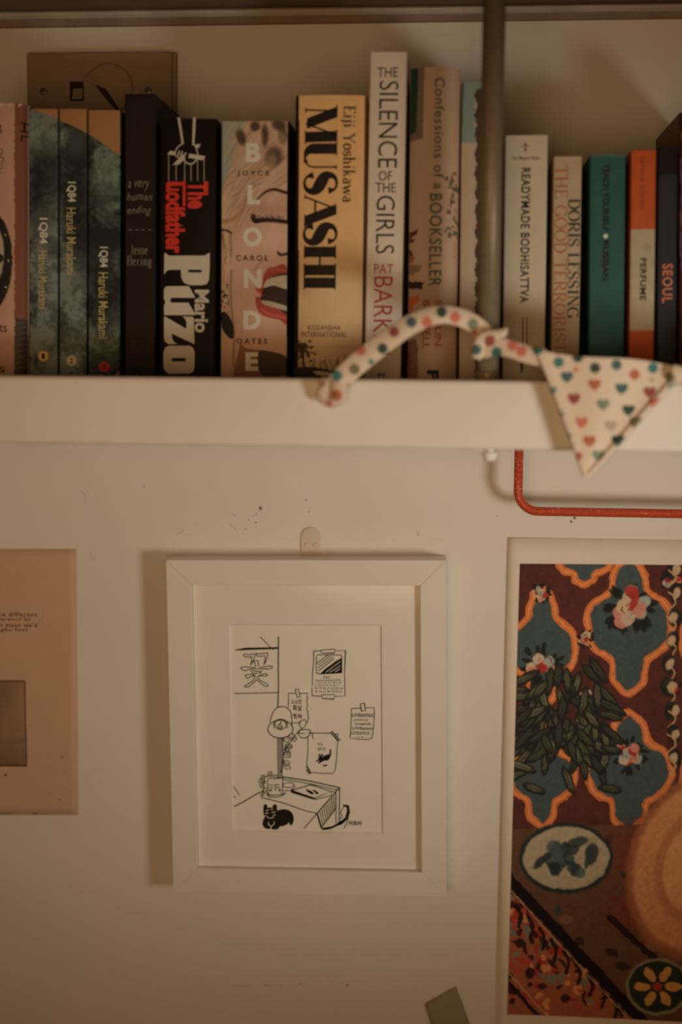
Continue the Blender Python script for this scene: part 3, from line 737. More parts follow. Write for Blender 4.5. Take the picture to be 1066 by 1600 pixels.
# 11 pale book behind the pole
m11 = mat('ivory_cover', (146, 114, 80), 0.5, .04)
b, s = mk_book('pale ivory book half hidden behind the upright pole', (722, 785, 130, 716, 781), -0.140, .124, m11, bulge=.003, rad=.001)
p = Paint(s, 1.0, base=(146, 114, 80))
p.poly([(700, 100), (800, 100), (800, 224), (700, 222)], (100, 100, 80)); p.poly([(700, 100), (726, 100), (722, 222), (700, 222)], (48, 60, 50))
p.wob(1.5, 5)
p.poly([(744, 140), (790, 140), (790, 600), (742, 600)], (58, 40, 24))
for k in range(28): p.ell(743.5, 150+k*15, 2.2, 4.5, [(50, 30, 20), (146, 114, 80)][k % 2], .9)
for k in range(60): p.ell(752+rs.rand()*26, 540+rs.rand()*50, 3, 3, [(150, 130, 98), (84, 74, 54), (56, 48, 36)][k % 3], .7)
p.build('spine_print', b)

# 12 tall white book, right of the pole
m12 = mat('cream_cover', (152, 124, 88), 0.5, .03)
b, s = mk_book('cream white paperback with condensed black title, directly right of the pole', (790, 856, 212, 784, 852), -0.142, .122, m12, bulge=.0006)
ik = Ink(); ik.poly([(821, 223), (823.5, 226), (821.3, 229.5), (818.8, 226)]); ik.poly([(821.3, 230), (823.2, 233), (821.2, 238), (819.2, 233)]); ik.line([(815, 229), (828, 229)], .8); ik.build('publisher_mark', s, b, INKSOFT)
lettering(s, b, 'The Magpie Series', (800, 244.5, 844, 250), INKSOFT, 'h', bold=.012)
lettering(s, b, 'READYMADE BODHISATTVA', (813.5, 262, 828, 472), INK, bold=.022, space=1.12)
ik = Ink()
for xx, ya, yb in ((823.5, 496, 544), (817, 496, 546)):
    y = ya
    while y < yb:
        k = rs.uniform(1.5, 4); ik.line([(xx, y), (xx, min(y+k, yb))], 2.6); y += k+1.1
ik.build('small_print', s, b, mat('faded_red_ink', (120, 78, 56), .6))
ik = Ink(); ik.line([(815, 568), (815, 581)], 3.2); ik.line([(818, 568), (818, 577)], 1); ik.build('publisher_mark', s, b, INKSOFT)

# 13 tan book
m13 = mat('buff_cover', (142, 108, 70), 0.5, .05)
ORB = mat('rust_ink', (128, 66, 32), .5, .02); DG = mat('deep_green_ink', (34, 38, 28), .5, .02)
b, s = mk_book('narrow buff paperback with rust and dark green serif words', (866, 909, 245, 860, 906), -0.140, .112, m13, bulge=.0004)
lettering(s, b, 'THE GOOD TERRORIST', (866, 259, 886, 550), ORB, serif=LT)
lettering(s, b, 'DORIS LESSING', (887, 310, 906, 497), DG, serif=dict(thick=.17, thin=.055, ser=.06, sh=.035, track=.04))

# 14 green book
m14 = mat('teal_green_cover', (33, 58, 44), 0.5, .08, 300, bump=.15, bscale=800)
b, s = mk_book('teal green paperback with small black title and one white dot', (922, 978, 243, 919, 975), -0.142, .112, m14, bulge=.0008, rad=.001)
p = Paint(s, 1.0, base=(34, 59, 45)); p.grain(.06, 12); p.wob(1.5, 3)
p.poly([(900, 230), (1000, 230), (1000, 244.5), (900, 245)], (70, 84, 60), .6); p.ell(919, 512, 1.5, 1, (120, 120, 90)); p.ell(920, 430, 1, 60, (26, 50, 38), .5, soft=1)
p.build('spine_print', b)
lettering(s, b, 'TEACH YOURSELF', (942, 256, 952, 360), INK, bold=.035); lettering(s, b, 'RUSSIAN', (941.5, 375, 952, 437), INK, bold=.035)
ik = Ink(); ik.poly(arc(946.5, 368, 3.6, 3.6, 0, 330, 11)); ik.build('white_dot', s, b, WTXT)

# 15 orange and cream book
m15 = mat('orange_cover', (146, 56, 18), 0.45, .05)
b, s = mk_book('orange paperback with a wide cream middle band', (986, 1026, 236, 982, 1022), -0.146, .110, m15, bulge=.0006)
p = Paint(s, 1.0, base=(148, 57, 19)); p.poly([(970, 357), (1040, 357), (1040, 515.5), (970, 515.5)], (138, 112, 74)); p.ell(1012, 386, 7, 6, (116, 92, 60), .5, soft=.8); p.grain(.04, 10)
p.build('spine_print', b)
lettering(s, b, 'PATRICK S\u00dcSKIND', (1001, 246, 1008, 326), INKSOFT, bold=-.002, space=1.25); lettering(s, b, 'PERFUME', (1000, 402, 1010, 468), INK, bold=.03, space=1.1)

# 16 navy book
m16 = mat('navy_cover', (32, 28, 28), 0.5, .1)
ORI = mat('orange_ink', (164, 84, 44), .5, .02)
b, s = mk_book('dark navy paperback with orange capital letters', (1029, 1060, 230, 1025, 1057), -0.140, .128, m16, bulge=.0008)
p = Paint(s, 1.0, base=(34, 29, 28)); p.poly([(1000, 200), (1080, 200), (1080, 270), (1000, 275)], (22, 12, 9)); p.wob(2, 5); p.line([(1024, 380), (1022, 590)], 3, (92, 40, 24), .6); p.build('spine_print', b)
lettering(s, b, 'SEOUL', (1035, 411, 1051, 472), ORI, bold=.02, space=1.15)

# 17 dark red book at the right edge, tipped over against its neighbour
m17 = mat('dark_red_cover', (62, 20, 14), 0.4, .3, 90)
b, s = mk_book('dark red patterned book cut by the right edge of the photo', (1062, 1112, 176, 1060, 1110), -0.128, .122, m17, bulge=.001)
p = Paint(s, 1.4, base=(42, 16, 13)); p.wob(3, 8)
for k in range(60): p.ell(1060+rs.rand()*55, 180+rs.rand()*400, 4+rs.rand()*5, 5+rs.rand()*8, [(90, 34, 20), (20, 8, 8), (64, 30, 34), (110, 60, 30)][k % 4], .6)
p.line([(1062, 250), (1066, 300), (1063, 360), (1068, 420)], 3, (96, 70, 66), .8)
p.build('spine_print', b)

# =================================================================== switch plate
CREAM = mat('aged_cream_plastic', (112, 82, 54), 0.4, .06, 80, bump=.1, bscale=60, coat=.1)
a0 = on_plane(41, 82, -0.012); a1 = on_plane(268, 83, -0.012)
pw = (a1-a0).length; ph = 0.072
sw = empty('switch_plate', ((a0.x+a1.x)/2, 0, a0.z-ph/2))
tag(sw, 'aged cream double switch plate on the wall above the moon paperbacks', 'switch')
from_bm('back_box', box_bm(-pw/2-.001, pw/2+.003, -.007, 0.0, -ph/2-.001, ph/2+.0005, .001), CREAM, sw)
# plate with a rectangular hole for the rocker
hx0 = on_plane(109, 143, -.012).x-sw.location.x; hx1 = on_plane(131, 143, -.012).x-sw.location.x
hz1 = on_plane(120, 127, -.012).z-sw.location.z; hz0 = on_plane(120, 158, -.012).z-sw.location.z
bm = bmesh.new()
xs_ = [-pw/2, hx0, hx1, pw/2]; zs_ = [-ph/2, hz0, hz1, ph/2]
vv = {(i, j, k): bm.verts.new((xs_[i], (-.012, -.007)[k], zs_[j])) for i in range(4) for j in range(4) for k in range(2)}
for i in range(3):
    for j in range(3):
        if (i, j) == (1, 1): continue
        for k in range(2):
            q = [vv[i, j, k], vv[i+1, j, k], vv[i+1, j+1, k], vv[i, j+1, k]]
            bm.faces.new(q if k == 0 else q[::-1])
for i in range(3):
    for j, s_ in ((0, 1), (3, -1)):
        q = [vv[i, j, 0], vv[i, j, 1], vv[i+1, j, 1], vv[i+1, j, 0]]; bm.faces.new(q[::s_])
        q = [vv[j, i, 0], vv[j, i+1, 0], vv[j, i+1, 1], vv[j, i, 1]]; bm.faces.new(q[::s_])
for a, b_ in (((1, 1), (2, 1)), ((2, 1), (2, 2)), ((2, 2), (1, 2)), ((1, 2), (1, 1))):
    bm.faces.new([vv[(*a, 0)], vv[(*a, 1)], vv[(*b_, 1)], vv[(*b_, 0)]][::-1])
bmesh.ops.recalc_face_normals(bm, faces=bm.faces)
ed = [e for e in bm.edges if all(abs(v.co.y+.012) < 1e-5 for v in e.verts) and (abs(abs(e.verts[0].co.x)-pw/2) < 1e-5 and abs(abs(e.verts[1].co.x)-pw/2) < 1e-5 or abs(abs(e.verts[0].co.z)-ph/2) < 1e-5 and abs(abs(e.verts[1].co.z)-ph/2) < 1e-5)]
bmesh.ops.bevel(bm, geom=ed, offset=.0015, segments=3, profile=.5, affect='EDGES')
from_bm('face_plate', bm, CREAM, sw)
DARKREC_SHADE = mat('dark_recess_and_shade', (40, 24, 14), .8)
from_bm('rocker_well', box_bm(hx0, hx1, -.0078, -.0071, hz0, hz1), DARKREC_SHADE, sw)
bm = box_bm(hx0+.0022, hx1-.0012, -.0140, -.0079, hz0+.0012, hz1-.0055, .0006)
for v in bm.verts:
    if v.co.z > (hz0+hz1)/2 and v.co.y < -.01: v.co.y += .0035
from_bm('rocker', bm, CREAM, sw)
SCREW = mat('screw_metal', (90, 72, 52), .35, .1, metal=.8)
for x, y in ((68, 143), (232, 142)):
    c = on_plane(x, y, -.0125); lx, lz = c.x-sw.location.x, c.z-sw.location.z
    o = from_bm('screw', cyl_bm(.0030, (lx, -.0119, lz), (lx, -.0136, lz), 20, bev=.0006), SCREW, sw, True)
    from_bm('screw_slot', box_bm(lx-.0024, lx+.0024, -.01375, -.0135, lz-.0004, lz+.0004), DARKREC_SHADE, o)
film_shade = [on_plane(x, y, -.01215) for x, y in ((139, 118), (146, 120), (191, 167), (190, 174), (182, 173), (158, 146))]
bm = bmesh.new(); bm.faces.new([bm.verts.new((g.x-sw.location.x, -.01215, g.z-sw.location.z)) for g in film_shade][::-1])
from_bm('film_shadow', bm, DARKREC_SHADE, sw)  # flat dark sliver: shadow of the lifted film edge, put into the colour
# round patch of cream film, peeling away along its cut lower-left edge
c = on_plane(170, 138, -.0125); lx, lz = c.x-sw.location.x, c.z-sw.location.z
bm = bmesh.new(); R_ = .0205
ang = [math.radians(-62+k*8) for k in range(0, 29)]
ring = []
for a in ang:
    x, z = R_*math.cos(a), R_*math.sin(a); ring.append((x, z))
def lift_(x, z):
    d = (-(x)*.78-(z)*.62)/R_       # toward lower-left
    return .0004+.0100*max(0, d+.30)**2
rows = 6; VV = []
for r_ in range(rows+1):
    VV.append([bm.verts.new((lx+x*r_/rows+(-.002)*(1-r_/rows), -.0122-lift_(x*r_/rows, z*r_/rows), lz+z*r_/rows-.001*(1-r_/rows))) for x, z in ring])
for r_ in range(rows):
    for k in range(len(ring)-1):
        try: bm.faces.new([VV[r_][k], VV[r_][k+1], VV[r_+1][k+1], VV[r_+1][k]])
        except ValueError: pass
bmesh.ops.remove_doubles(bm, verts=bm.verts, dist=1e-6)
fo = from_bm('round_film', bm, CREAM, sw, True)
md = fo.modifiers.new('t', 'SOLIDIFY'); md.thickness = .0006

# =================================================================== framed drawing
FRAME_W = mat('white_frame_lacquer', (165, 145, 116), 0.45, .02, 30, bump=.06, bscale=200, ill=ILL_WALL)
YF = -0.030
q = [on_plane(*c, YF) for c in ((263, 877), (702, 873.5), (693.5, 1397), (267, 1399))]
cen = (q[0]+q[1]+q[2]+q[3])/4
fwd = ((q[1]-q[0]).length+(q[2]-q[3]).length)/2; fht = ((q[3]-q[0]).length+(q[2]-q[1]).length)/2
rollf = math.atan2(((q[1]-q[0])+(q[2]-q[3])).z, ((q[1]-q[0])+(q[2]-q[3])).x)
rollf = (rollf+math.atan2(-((q[0]-q[3])+(q[1]-q[2])).x, ((q[0]-q[3])+(q[1]-q[2])).z))/2
fr = empty('picture_frame', (cen.x, -0.0005, cen.z), (0, -rollf, 0))
tag(fr, 'white wooden frame with an ink drawing of a desk and black cat', 'picture frame')
mwf = Matrix.LocRotScale(fr.location, fr.rotation_euler, None)
D_ = YF+.0005
hw, hh, rw = fwd/2, fht/2, 0.0213
# four mitred mouldings
def rail(p_out0, p_out1, p_in1, p_in0):
    bm = bmesh.new()
    f = [bm.verts.new((x, D_, z)) for x, z in (p_out0, p_out1, p_in1, p_in0)]
    k = [bm.verts.new((x, 0, z)) for x, z in (p_out0, p_out1, p_in1, p_in0)]
    bm.faces.new(f); bm.faces.new(k[::-1])
    for i in range(4): bm.faces.new([f[i], k[i], k[(i+1) % 4], f[(i+1) % 4]])
    bmesh.ops.recalc_face_normals(bm, faces=bm.faces)
    bmesh.ops.bevel(bm, geom=bm.edges[:], offset=.00045, segments=2, profile=.5, affect='EDGES')
    return from_bm('frame_rail', bm, FRAME_W, fr)
O = [(-hw, hh), (hw, hh), (hw, -hh), (-hw, -hh)]; I = [(-hw+rw, hh-rw), (hw-rw, hh-rw), (hw-rw, -hh+rw), (-hw+rw, -hh+rw)]
for i in range(4): rail(O[i], O[(i+1) % 4], I[(i+1) % 4], I[i])
iw, ih = hw-rw, hh-rw
MATB = mat('white_mat_board', (170, 149, 120), 0.85, .02, ill=ILL_WALL); DRAWP = mat('drawing_paper', (173, 152, 122), 0.9, .02, ill=ILL_WALL)
YM = D_+.0075
fsurf = lambda y: Surf((-iw, y, ih), (iw, y, ih), (iw, y, -ih), (-iw, y, -ih), mwf)
sm = fsurf(YM)
a = sm.px(358.5, 974); c_ = sm.px(599.5, 1302.5)
bm = bmesh.new()
Vf = [bm.verts.new((x, YM, z)) for x, z in ((-iw, ih), (iw, ih), (iw, -ih), (-iw, -ih))]
Vi = [bm.verts.new((x, YM, z)) for x, z in ((a.x, a.z), (c_.x, a.z), (c_.x, c_.z), (a.x, c_.z))]
e_ = .0012
Vb = [bm.verts.new((x, YM+.0016, z)) for x, z in ((a.x+e_, a.z-e_), (c_.x-e_, a.z-e_), (c_.x-e_, c_.z+e_), (a.x+e_, c_.z+e_))]
for i in range(4):
    j = (i+1) % 4
    bm.faces.new([Vf[i], Vf[j], Vi[j], Vi[i]]); bm.faces.new([Vi[i], Vi[j], Vb[j], Vb[i]])
from_bm('mat_board', bm, MATB, fr)
YD = YM+.0017
from_bm('backing_board', box_bm(-iw, iw, YD+.0006, YD+.003, -ih, ih), MATB, fr)
paper = from_bm('drawing_sheet', box_bm(a.x-.003, c_.x+.003, YD, YD+.0005, c_.z-.003, a.z+.003), DRAWP, fr)
gm = bpy.data.materials.new('thin_clear_glass'); gm.use_nodes = True; nt = gm.node_tree; nt.nodes.clear()
o_ = nt.nodes.new('ShaderNodeOutputMaterial'); tr = nt.nodes.new('ShaderNodeBsdfTransparent'); gl = nt.nodes.new('ShaderNodeBsdfGlossy'); gl.inputs['Roughness'].default_value = .08
mxs = nt.nodes.new('ShaderNodeMixShader'); mxs.inputs[0].default_value = .012
nt.links.new(tr.outputs[0], mxs.inputs[1]); nt.links.new(gl.outputs[0], mxs.inputs[2]); nt.links.new(mxs.outputs[0], o_.inputs['Surface'])
from_bm('glass_pane', box_bm(-iw, iw, YM-.0022, YM-.0006, -ih, ih), gm, fr)

# the drawing
ds = fsurf(YD)
zd = lambda L: [(350+x/4.1, 970+y/4.1) for x, y in L]
BI = mat('drawing_black_ink', (20, 14, 8), .7, .02, ill=ILL_WALL); 
W1, W2 = 1.05, 1.5
ik = Ink(); ln = lambda L, w=W1, **k: ik.line(zd(L), w*1.3, **k)
ln([(354, 98), (352, 300), (354, 420), (350, 545)], 1.5); ln([(238, 98), (300, 162), (325, 182)], .9)
ik.poly(zd([(75, 178), (140, 166), (352, 162), (352, 174), (180, 180), (78, 184)])); ln([(68, 458), (200, 455), (352, 452)])
# large outlined Korean syllable on the sign
K = lambda L: [(x*.1173*4.1+5*4.1, y*.1173*4.1+10*4.1) for x, y in L]   # from its own close-up
for L in ([(225, 355), (250, 345), (300, 352), (345, 340), (372, 345)], [(225, 355), (245, 380), (300, 382), (335, 375)], [(335, 378), (330, 430), (322, 488)], [(375, 352), (368, 400), (350, 440), (322, 488)],
          [(392, 335), (430, 342), (480, 335), (548, 330)], [(392, 335), (400, 365), (450, 375), (510, 368), (512, 430), (498, 480)], [(550, 332), (540, 400), (500, 482)],
          [(355, 440), (400, 432), (418, 440), (428, 500)], [(355, 445), (378, 465), (388, 510)],
          [(185, 530), (230, 515), (380, 522)], [(440, 520), (590, 502), (610, 515), (595, 532), (530, 540), (370, 538), (310, 545), (250, 562), (215, 555), (185, 530)],
          [(325, 560), (350, 598), (415, 595)], [(345, 562), (440, 575), (462, 572), (455, 590), (435, 595)],
          [(250, 625), (300, 612), (380, 628), (330, 640), (285, 660), (258, 650), (250, 625)], [(425, 635), (500, 605), (545, 615), (530, 632), (425, 635)],
          [(380, 640), (355, 690), (300, 730), (240, 770), (265, 782), (300, 770), (370, 715), (400, 685), (440, 715), (500, 760), (545, 772), (548, 745), (470, 705), (420, 665), (410, 640)]):
    ln(K(L), 1.05, smooth=True)
# calendar
C5 = lambda L: [((484+x/17.19-350)*4.1, (1005+y/17.19-970)*4.1) for x, y in L]
for L in ([(310, 180), (140, 180), (125, 195), (125, 500), (95, 780), (90, 1100)], [(80, 1160), (88, 1375), (330, 1392)], [(700, 178), (980, 172), (955, 800), (968, 1385), (690, 1395)],
          [(310, 170), (410, 152), (700, 135), (690, 240), (335, 242), (310, 170)], [(340, 1350), (690, 1345), (675, 1465), (355, 1450), (340, 1350)],
          [(250, 285), (860, 290), (878, 320), (880, 760), (300, 795), (215, 770), (195, 720), (200, 330), (250, 285)]):
    ln(C5(L), 1.0)
for L in ([(210, 500), (500, 300)], [(260, 545), (570, 315)], [(240, 640), (640, 340)], [(260, 710), (665, 390)]): ln(C5(L), 1.0)
ik.poly(zd(C5([(300, 785), (420, 670), (500, 610), (600, 540), (700, 460), (800, 410), (875, 365), (880, 765), (600, 790)])))
ln(C5([(180, 962), (500, 966), (855, 950)]), .8)
for L in ([(400, 1440), (400, 1441)],): pass
C4 = lambda L: [((440+x/21.32-350)*4.1, (1070+y/21.32-970)*4.1) for x, y in L]
# small note
for L in ([(500, 240), (245, 242), (258, 400), (250, 690)], [(620, 242), (900, 238), (870, 330), (900, 380), (865, 480), (890, 650), (860, 780), (905, 830), (890, 920), (925, 1040), (890, 1220), (830, 1225)], [(380, 1230), (660, 1220)],
          [(485, 110), (595, 100), (600, 200), (645, 360), (590, 378), (540, 350), (500, 200), (485, 110)]):
    ln(C4(L), 1.0)
# second note, right
C3 = lambda L: [((545+x/21.32-350)*4.1, (1090+y/21.32-970)*4.1) for x, y in L]
for L in ([(430, 300), (110, 318), (110, 560), (75, 1310), (400, 1345), (680, 1350), (790, 1290), (830, 1100), (875, 500), (860, 290), (740, 285), (570, 305)], [(405, 165), (540, 140), (575, 400), (450, 412), (405, 165)]):
    ln(C3(L), 1.0)
# desk lamp: shade, opening, bulb, pole
ln([(298, 640), (318, 580), (345, 548), (390, 542), (425, 565), (438, 600), (440, 670)], 1.15, smooth=True)
ln(arc(366, 685, 81, 57, 0, 360, 26)[:-1], 1.25, closed=True)
ln(arc(368, 663, 45, 42, 20, -200, 14), 1.1); ln([(345, 625), (330, 650), (345, 680), (372, 688), (398, 675), (402, 650), (385, 628)], 1.1, smooth=True)
ln([(372, 640), (352, 668), (365, 680), (378, 672), (370, 660)], 1.4, smooth=True)
for x in (350, 362, 374): ln([(x, 742), (x+2, 995)], 1.3)
ln([(382, 742), (384, 880), (370, 960)], 1.0)
# climbing vine
def leaf(x, y, L_, a_, w_=.42):
    ca, sa = math.cos(a_), math.sin(a_); P = lambda u, v: (x+ca*u*L_-sa*v*L_, y+sa*u*L_+ca*v*L_)
    ln([P(0, 0), P(.35, w_), P(1, 0), P(.35, -w_), P(0, 0)], .85, smooth=True, n=4); ln([P(0, 0), P(.75, 0)], .6)
for l_ in ((385, 755, 44, -.2), (400, 785, 46, .3), (425, 745, 42, -.8), (440, 760, 36, -.6), (395, 815, 46, -.5), (390, 840, 48, .5), (400, 800, 36, 1.2), (388, 900, 40, .1), (395, 920, 40, .5), (410, 855, 30, -.9)): leaf(*l_)
ln([(372, 960), (388, 900), (385, 850), (420, 780), (455, 735), (480, 700)], 1.0, smooth=True)
ln([(490, 665), (488, 640), (525, 625), (528, 660), (505, 680), (490, 665)], 1.0, smooth=True); ln([(480, 700), (500, 685)], 1)
ln([(480, 712), (500, 690), (560, 694), (540, 735), (500, 740), (480, 712)], 1.1, smooth=True); ln([(482, 712), (520, 712)], .9); ln([(545, 708), (570, 712), (576, 748)], 1.0)
# poster with a leaping cat
C1 = lambda L: [((480+x/17.77-350)*4.1, (1140+y/17.77-970)*4.1) for x, y in L]
for L in ([(110, 60), (300, 55), (660, 60)], [(40, 160), (45, 500), (15, 900), (20, 980), (90, 1090)], [(130, 1150), (450, 1185), (740, 1180), (800, 1080), (835, 800), (868, 300)],
          [(660, 40), (700, 10), (945, 265), (880, 280), (660, 40)], [(690, 60), (880, 250)], [(800, 80), (860, 80), (870, 150)], [(0, 1090), (60, 1085), (130, 1180), (100, 1200), (0, 1090)], [(0, 980), (30, 1060), (90, 1150)]):
    ln(C1(L), 1.0)
ik.poly(zd(C1([(645, 500), (685, 500), (690, 640), (660, 740), (630, 790), (560, 835), (530, 820), (450, 850), (340, 915), (315, 890), (370, 830), (270, 860), (255, 840), (340, 780), (305, 755), (340, 740), (330, 640), (365, 630), (400, 680), (430, 640), (470, 640), (470, 700), (560, 660), (640, 640)])))
ik.poly(zd(C1(arc(515, 955, 65, 35, 0, 345, 18))), holes=[zd(C1(arc(512, 938, 38, 12, 0, 330, 9)))])
# desk, book, plate, ruled side, chair
ln([(55, 1190), (120, 1158), (232, 1092)], 1.3); ln([(245, 1125), (400, 1165), (520, 1210), (600, 1228)], 1.2); ln([(600, 1228), (520, 1325)], 1.2)
ln([(270, 985), (385, 1000)], 1.0); ln([(385, 993), (560, 1020), (745, 1062)], 1.5); ln([(385, 1008), (560, 1038), (735, 1078)], 1.1)
ln([(745, 1062), (720, 1090), (600, 1228)], 1.2); ln([(745, 1062), (742, 1300)], 1.3); ln([(722, 1100), (722, 1290)], 1.1); ln([(600, 1228), (628, 1325)], 1.4); ln([(628, 1322), (722, 1195)], 1.2)
for k in range(10):
    f = k/9; ln([(604+f*116, 1226-f*135), (632+f*92-(4*f), 1318-f*130)], 1.0)
ln([(640, 1330), (700, 1318), (775, 1270)], 2.6, smooth=True)
ik.poly(zd([(745, 1290), (780, 1255), (792, 1215), (790, 1190), (765, 1178), (770, 1170), (805, 1175), (812, 1220), (800, 1262), (760, 1300), (680, 1325), (630, 1332), (630, 1322), (700, 1312)]))
ln([(785, 1175), (762, 1200), (752, 1230), (762, 1245), (745, 1265)], 1.0, smooth=True); ln([(800, 1262), (790, 1295), (775, 1322)], 1.0)
ln([(435, 1080), (560, 1043), (692, 1085), (582, 1132), (435, 1088)], 1.2); ik.poly(zd([(434, 1082), (440, 1076), (584, 1126), (592, 1140), (575, 1138), (436, 1095)]))
ln([(592, 1138), (690, 1112), (694, 1088)], 1.0); ln([(692, 1085), (720, 1090)], 1); ik.poly(zd([(527, 1068), (545, 1075), (570, 1085), (585, 1105), (560, 1103), (535, 1085)])); ik.poly(zd([(570, 1073), (590, 1078), (615, 1098), (600, 1106), (585, 1092)]))
ln(arc(418, 1045, 37, 16, -180, 180, 16), 1.0); ln([(455, 1048), (455, 1062), (425, 1080), (385, 1082)], 1.0, smooth=True)
# face pot and saucer
C6 = lambda L: [((395+x/12.54-350)*4.1, (1190+y/12.54-970)*4.1) for x, y in L]
for L in ([(350, 302), (310, 330), (300, 380), (320, 600), (335, 628)], [(605, 270), (595, 480), (580, 615)], [(350, 300), (450, 312), (590, 295)], [(290, 590), (320, 628), (450, 635), (580, 625), (640, 590)], [(280, 620), (330, 668), (500, 675), (600, 645), (650, 600)],
          [(350, 238), (520, 243)], [(340, 435), (405, 435)], [(345, 490), (410, 485)], [(440, 430), (450, 440), (460, 500), (455, 530), (475, 540)], [(445, 430), (530, 430)], [(480, 480), (550, 485)]):
    ln(C6(L), 1.05)
for x in (362, 540): ik.poly(zd(C6(arc(x, 540, 22, 26, 0, 340, 12))))
for l_ in ((262, 985, 26, 2.6), (285, 975, 30, -.4), (248, 1005, 30, 2.2), (246, 1035, 28, 1.7), (262, 1060, 34, 1.3), (250, 1085, 34, 1.7), (270, 1020, 24, 2.8)): leaf(*l_)
ln([(285, 985), (262, 1000), (258, 1060), (250, 1110)], .9)
# two slanting strokes
ln([(48, 1030), (102, 1108)], .9); ln([(38, 1076), (76, 1128)], .9)
# sitting black cat
cat = [(225, 830), (262, 815), (298, 835), (300, 885), (350, 880), (400, 885), (412, 830), (450, 812), (488, 835), (492, 940), (560, 920), (640, 912), (720, 930), (790, 990), (822, 1080), (812, 1170), (780, 1235), (740, 1225), (725, 1175), (690, 1215), (620, 1250), (555, 1255), (500, 1315), (430, 1322), (375, 1305), (300, 1312), (230, 1280), (200, 1210), (215, 1130), (250, 1060), (222, 1010), (218, 920)]
ik.poly(zd(C6(cat)))
ik.build('ink_drawing', ds, fr, BI, .0001)
wi = Ink(); wl = lambda L, w: wi.line(zd(L), w)
for L in ([(272, 945), (320, 925)], [(370, 925), (405, 912)], [(262, 995), (320, 990)], [(385, 980), (455, 965)], [(270, 1040), (298, 1060)], [(410, 1045), (455, 1020)], [(305, 1080), (360, 1090), (420, 1078)], [(325, 1170), (315, 1210), (365, 1250), (372, 1305)], [(435, 1165), (432, 1205), (375, 1260)]):
    wl(C6(L), 1.0)
for L in ([(460, 745), (600, 640), (840, 470)], [(560, 745), (680, 680), (840, 575)], [(710, 735), (825, 660)]): wl(C5(L), .9)
for L in ([(335, 720), (370, 690)], [(430, 720), (460, 690)]): wl(C1(L), .6)
wi.build('highlight_strokes', ds, fr, DRAWP, .0002)['kind'] = 'stuff'
def dtext(t_, f, x0, y0, x1, y1, bold=.02, shear=0, space=1):
    (a_, b_), (c2, d2) = zd(f([(x0, y0), (x1, y1)])); lettering(ds, fr, t_, (a_, b_, c2, d2), BI, 'h', bold=bold, shear=shear, lift=.0001, space=space, res=2)
dtext('\uc18c\uc18c\ud55c', C4, 335, 440, 700, 590); dtext('\ud655\uc2e4', C4, 395, 625, 690, 825); dtext('\ud589\ubcf5', C4, 410, 915, 710, 1090)
dtext('DEC', C5, 390, 850, 575, 920, .01)
for t_, x0, x1, y in (('1 2 3 4 5 6 7 8 9 10', 185, 870, 1025), ('11 12 13 14 15 16 17', 160, 810, 1098), ('18 19 20 21 22 23 24', 160, 905, 1175), ('25 26 27 28 29 30 31', 160, 880, 1262)):
    dtext(t_, C5, x0, y-27, x1, y+27, .015)
dtext('LOVEAHOLIC', C3, 130, 480, 865, 600, .035); dtext('LOVEATRONIC', C3, 170, 655, 680, 740, .005); dtext('Loveaholic', C3, 220, 780, 780, 870, .02, .4); dtext('LOVEatronic', C3, 140, 920, 830, 1025, .025, .1); dtext('LOVEAHOLIC', C3, 90, 1075, 740, 1190, .02, .1); dtext('- LOVELL -', C3, 200, 1245, 650, 1290, .01)
dtext('\uafb8\uc6b0', C1, 310, 325, 455, 420, .015); dtext('\ub0c9\ub0d0?', C1, 300, 450, 545, 550, .015)
(a_, b_), (c2, d2) = (546, 1281.5), (566.5, 1288.5)
lettering(ds, fr, '\ubbf8\ud638\ub77c', (a_, b_, c2, d2), BI, 'h', bold=.04, lift=.0001)

# =================================================================== adhesive hook strip above the frame
CLR = mat('yellowed_clear_plastic', (149, 125, 95), 0.35, .03, coat=.1, ill=ILL_WALL)
c0 = on_plane(486, 850, -.002); hx = .0085
hk = empty('adhesive_hook', (c0.x, 0, c0.z))
tag(hk, 'yellowed clear adhesive hook tab rising above the white picture frame', 'hook')
zt_ = on_plane(486, 824, -.002).z-c0.z
out = [(hx*math.cos(a), zt_-hx+hx*math.sin(a)) for a in [math.radians(k*15) for k in range(13)]]+[(-hx, -.030), (hx, -.030)]
bm = bmesh.new(); f_ = bm.faces.new([bm.verts.new((x, -.0003, z)) for x, z in out])
r = bmesh.ops.extrude_face_region(bm, geom=[f_]); bmesh.ops.translate(bm, verts=[v for v in r['geom'] if isinstance(v, bmesh.types.BMVert)], vec=(0, -.0016, 0))
bmesh.ops.recalc_face_normals(bm, faces=bm.faces)
bmesh.ops.bevel(bm, geom=[e for e in bm.edges if all(v.co.y < -.001 for v in e.verts)], offset=.0005, segments=2, profile=.5, affect='EDGES')
from_bm('base_tab', bm, CLR, hk)
for dx in (-.0035, .0042):
    from_bm('rivet', cyl_bm(.0021, (dx, -.0018, -.001), (dx, -.0026, -.001), 14, bev=.0004), CLR, hk, True)

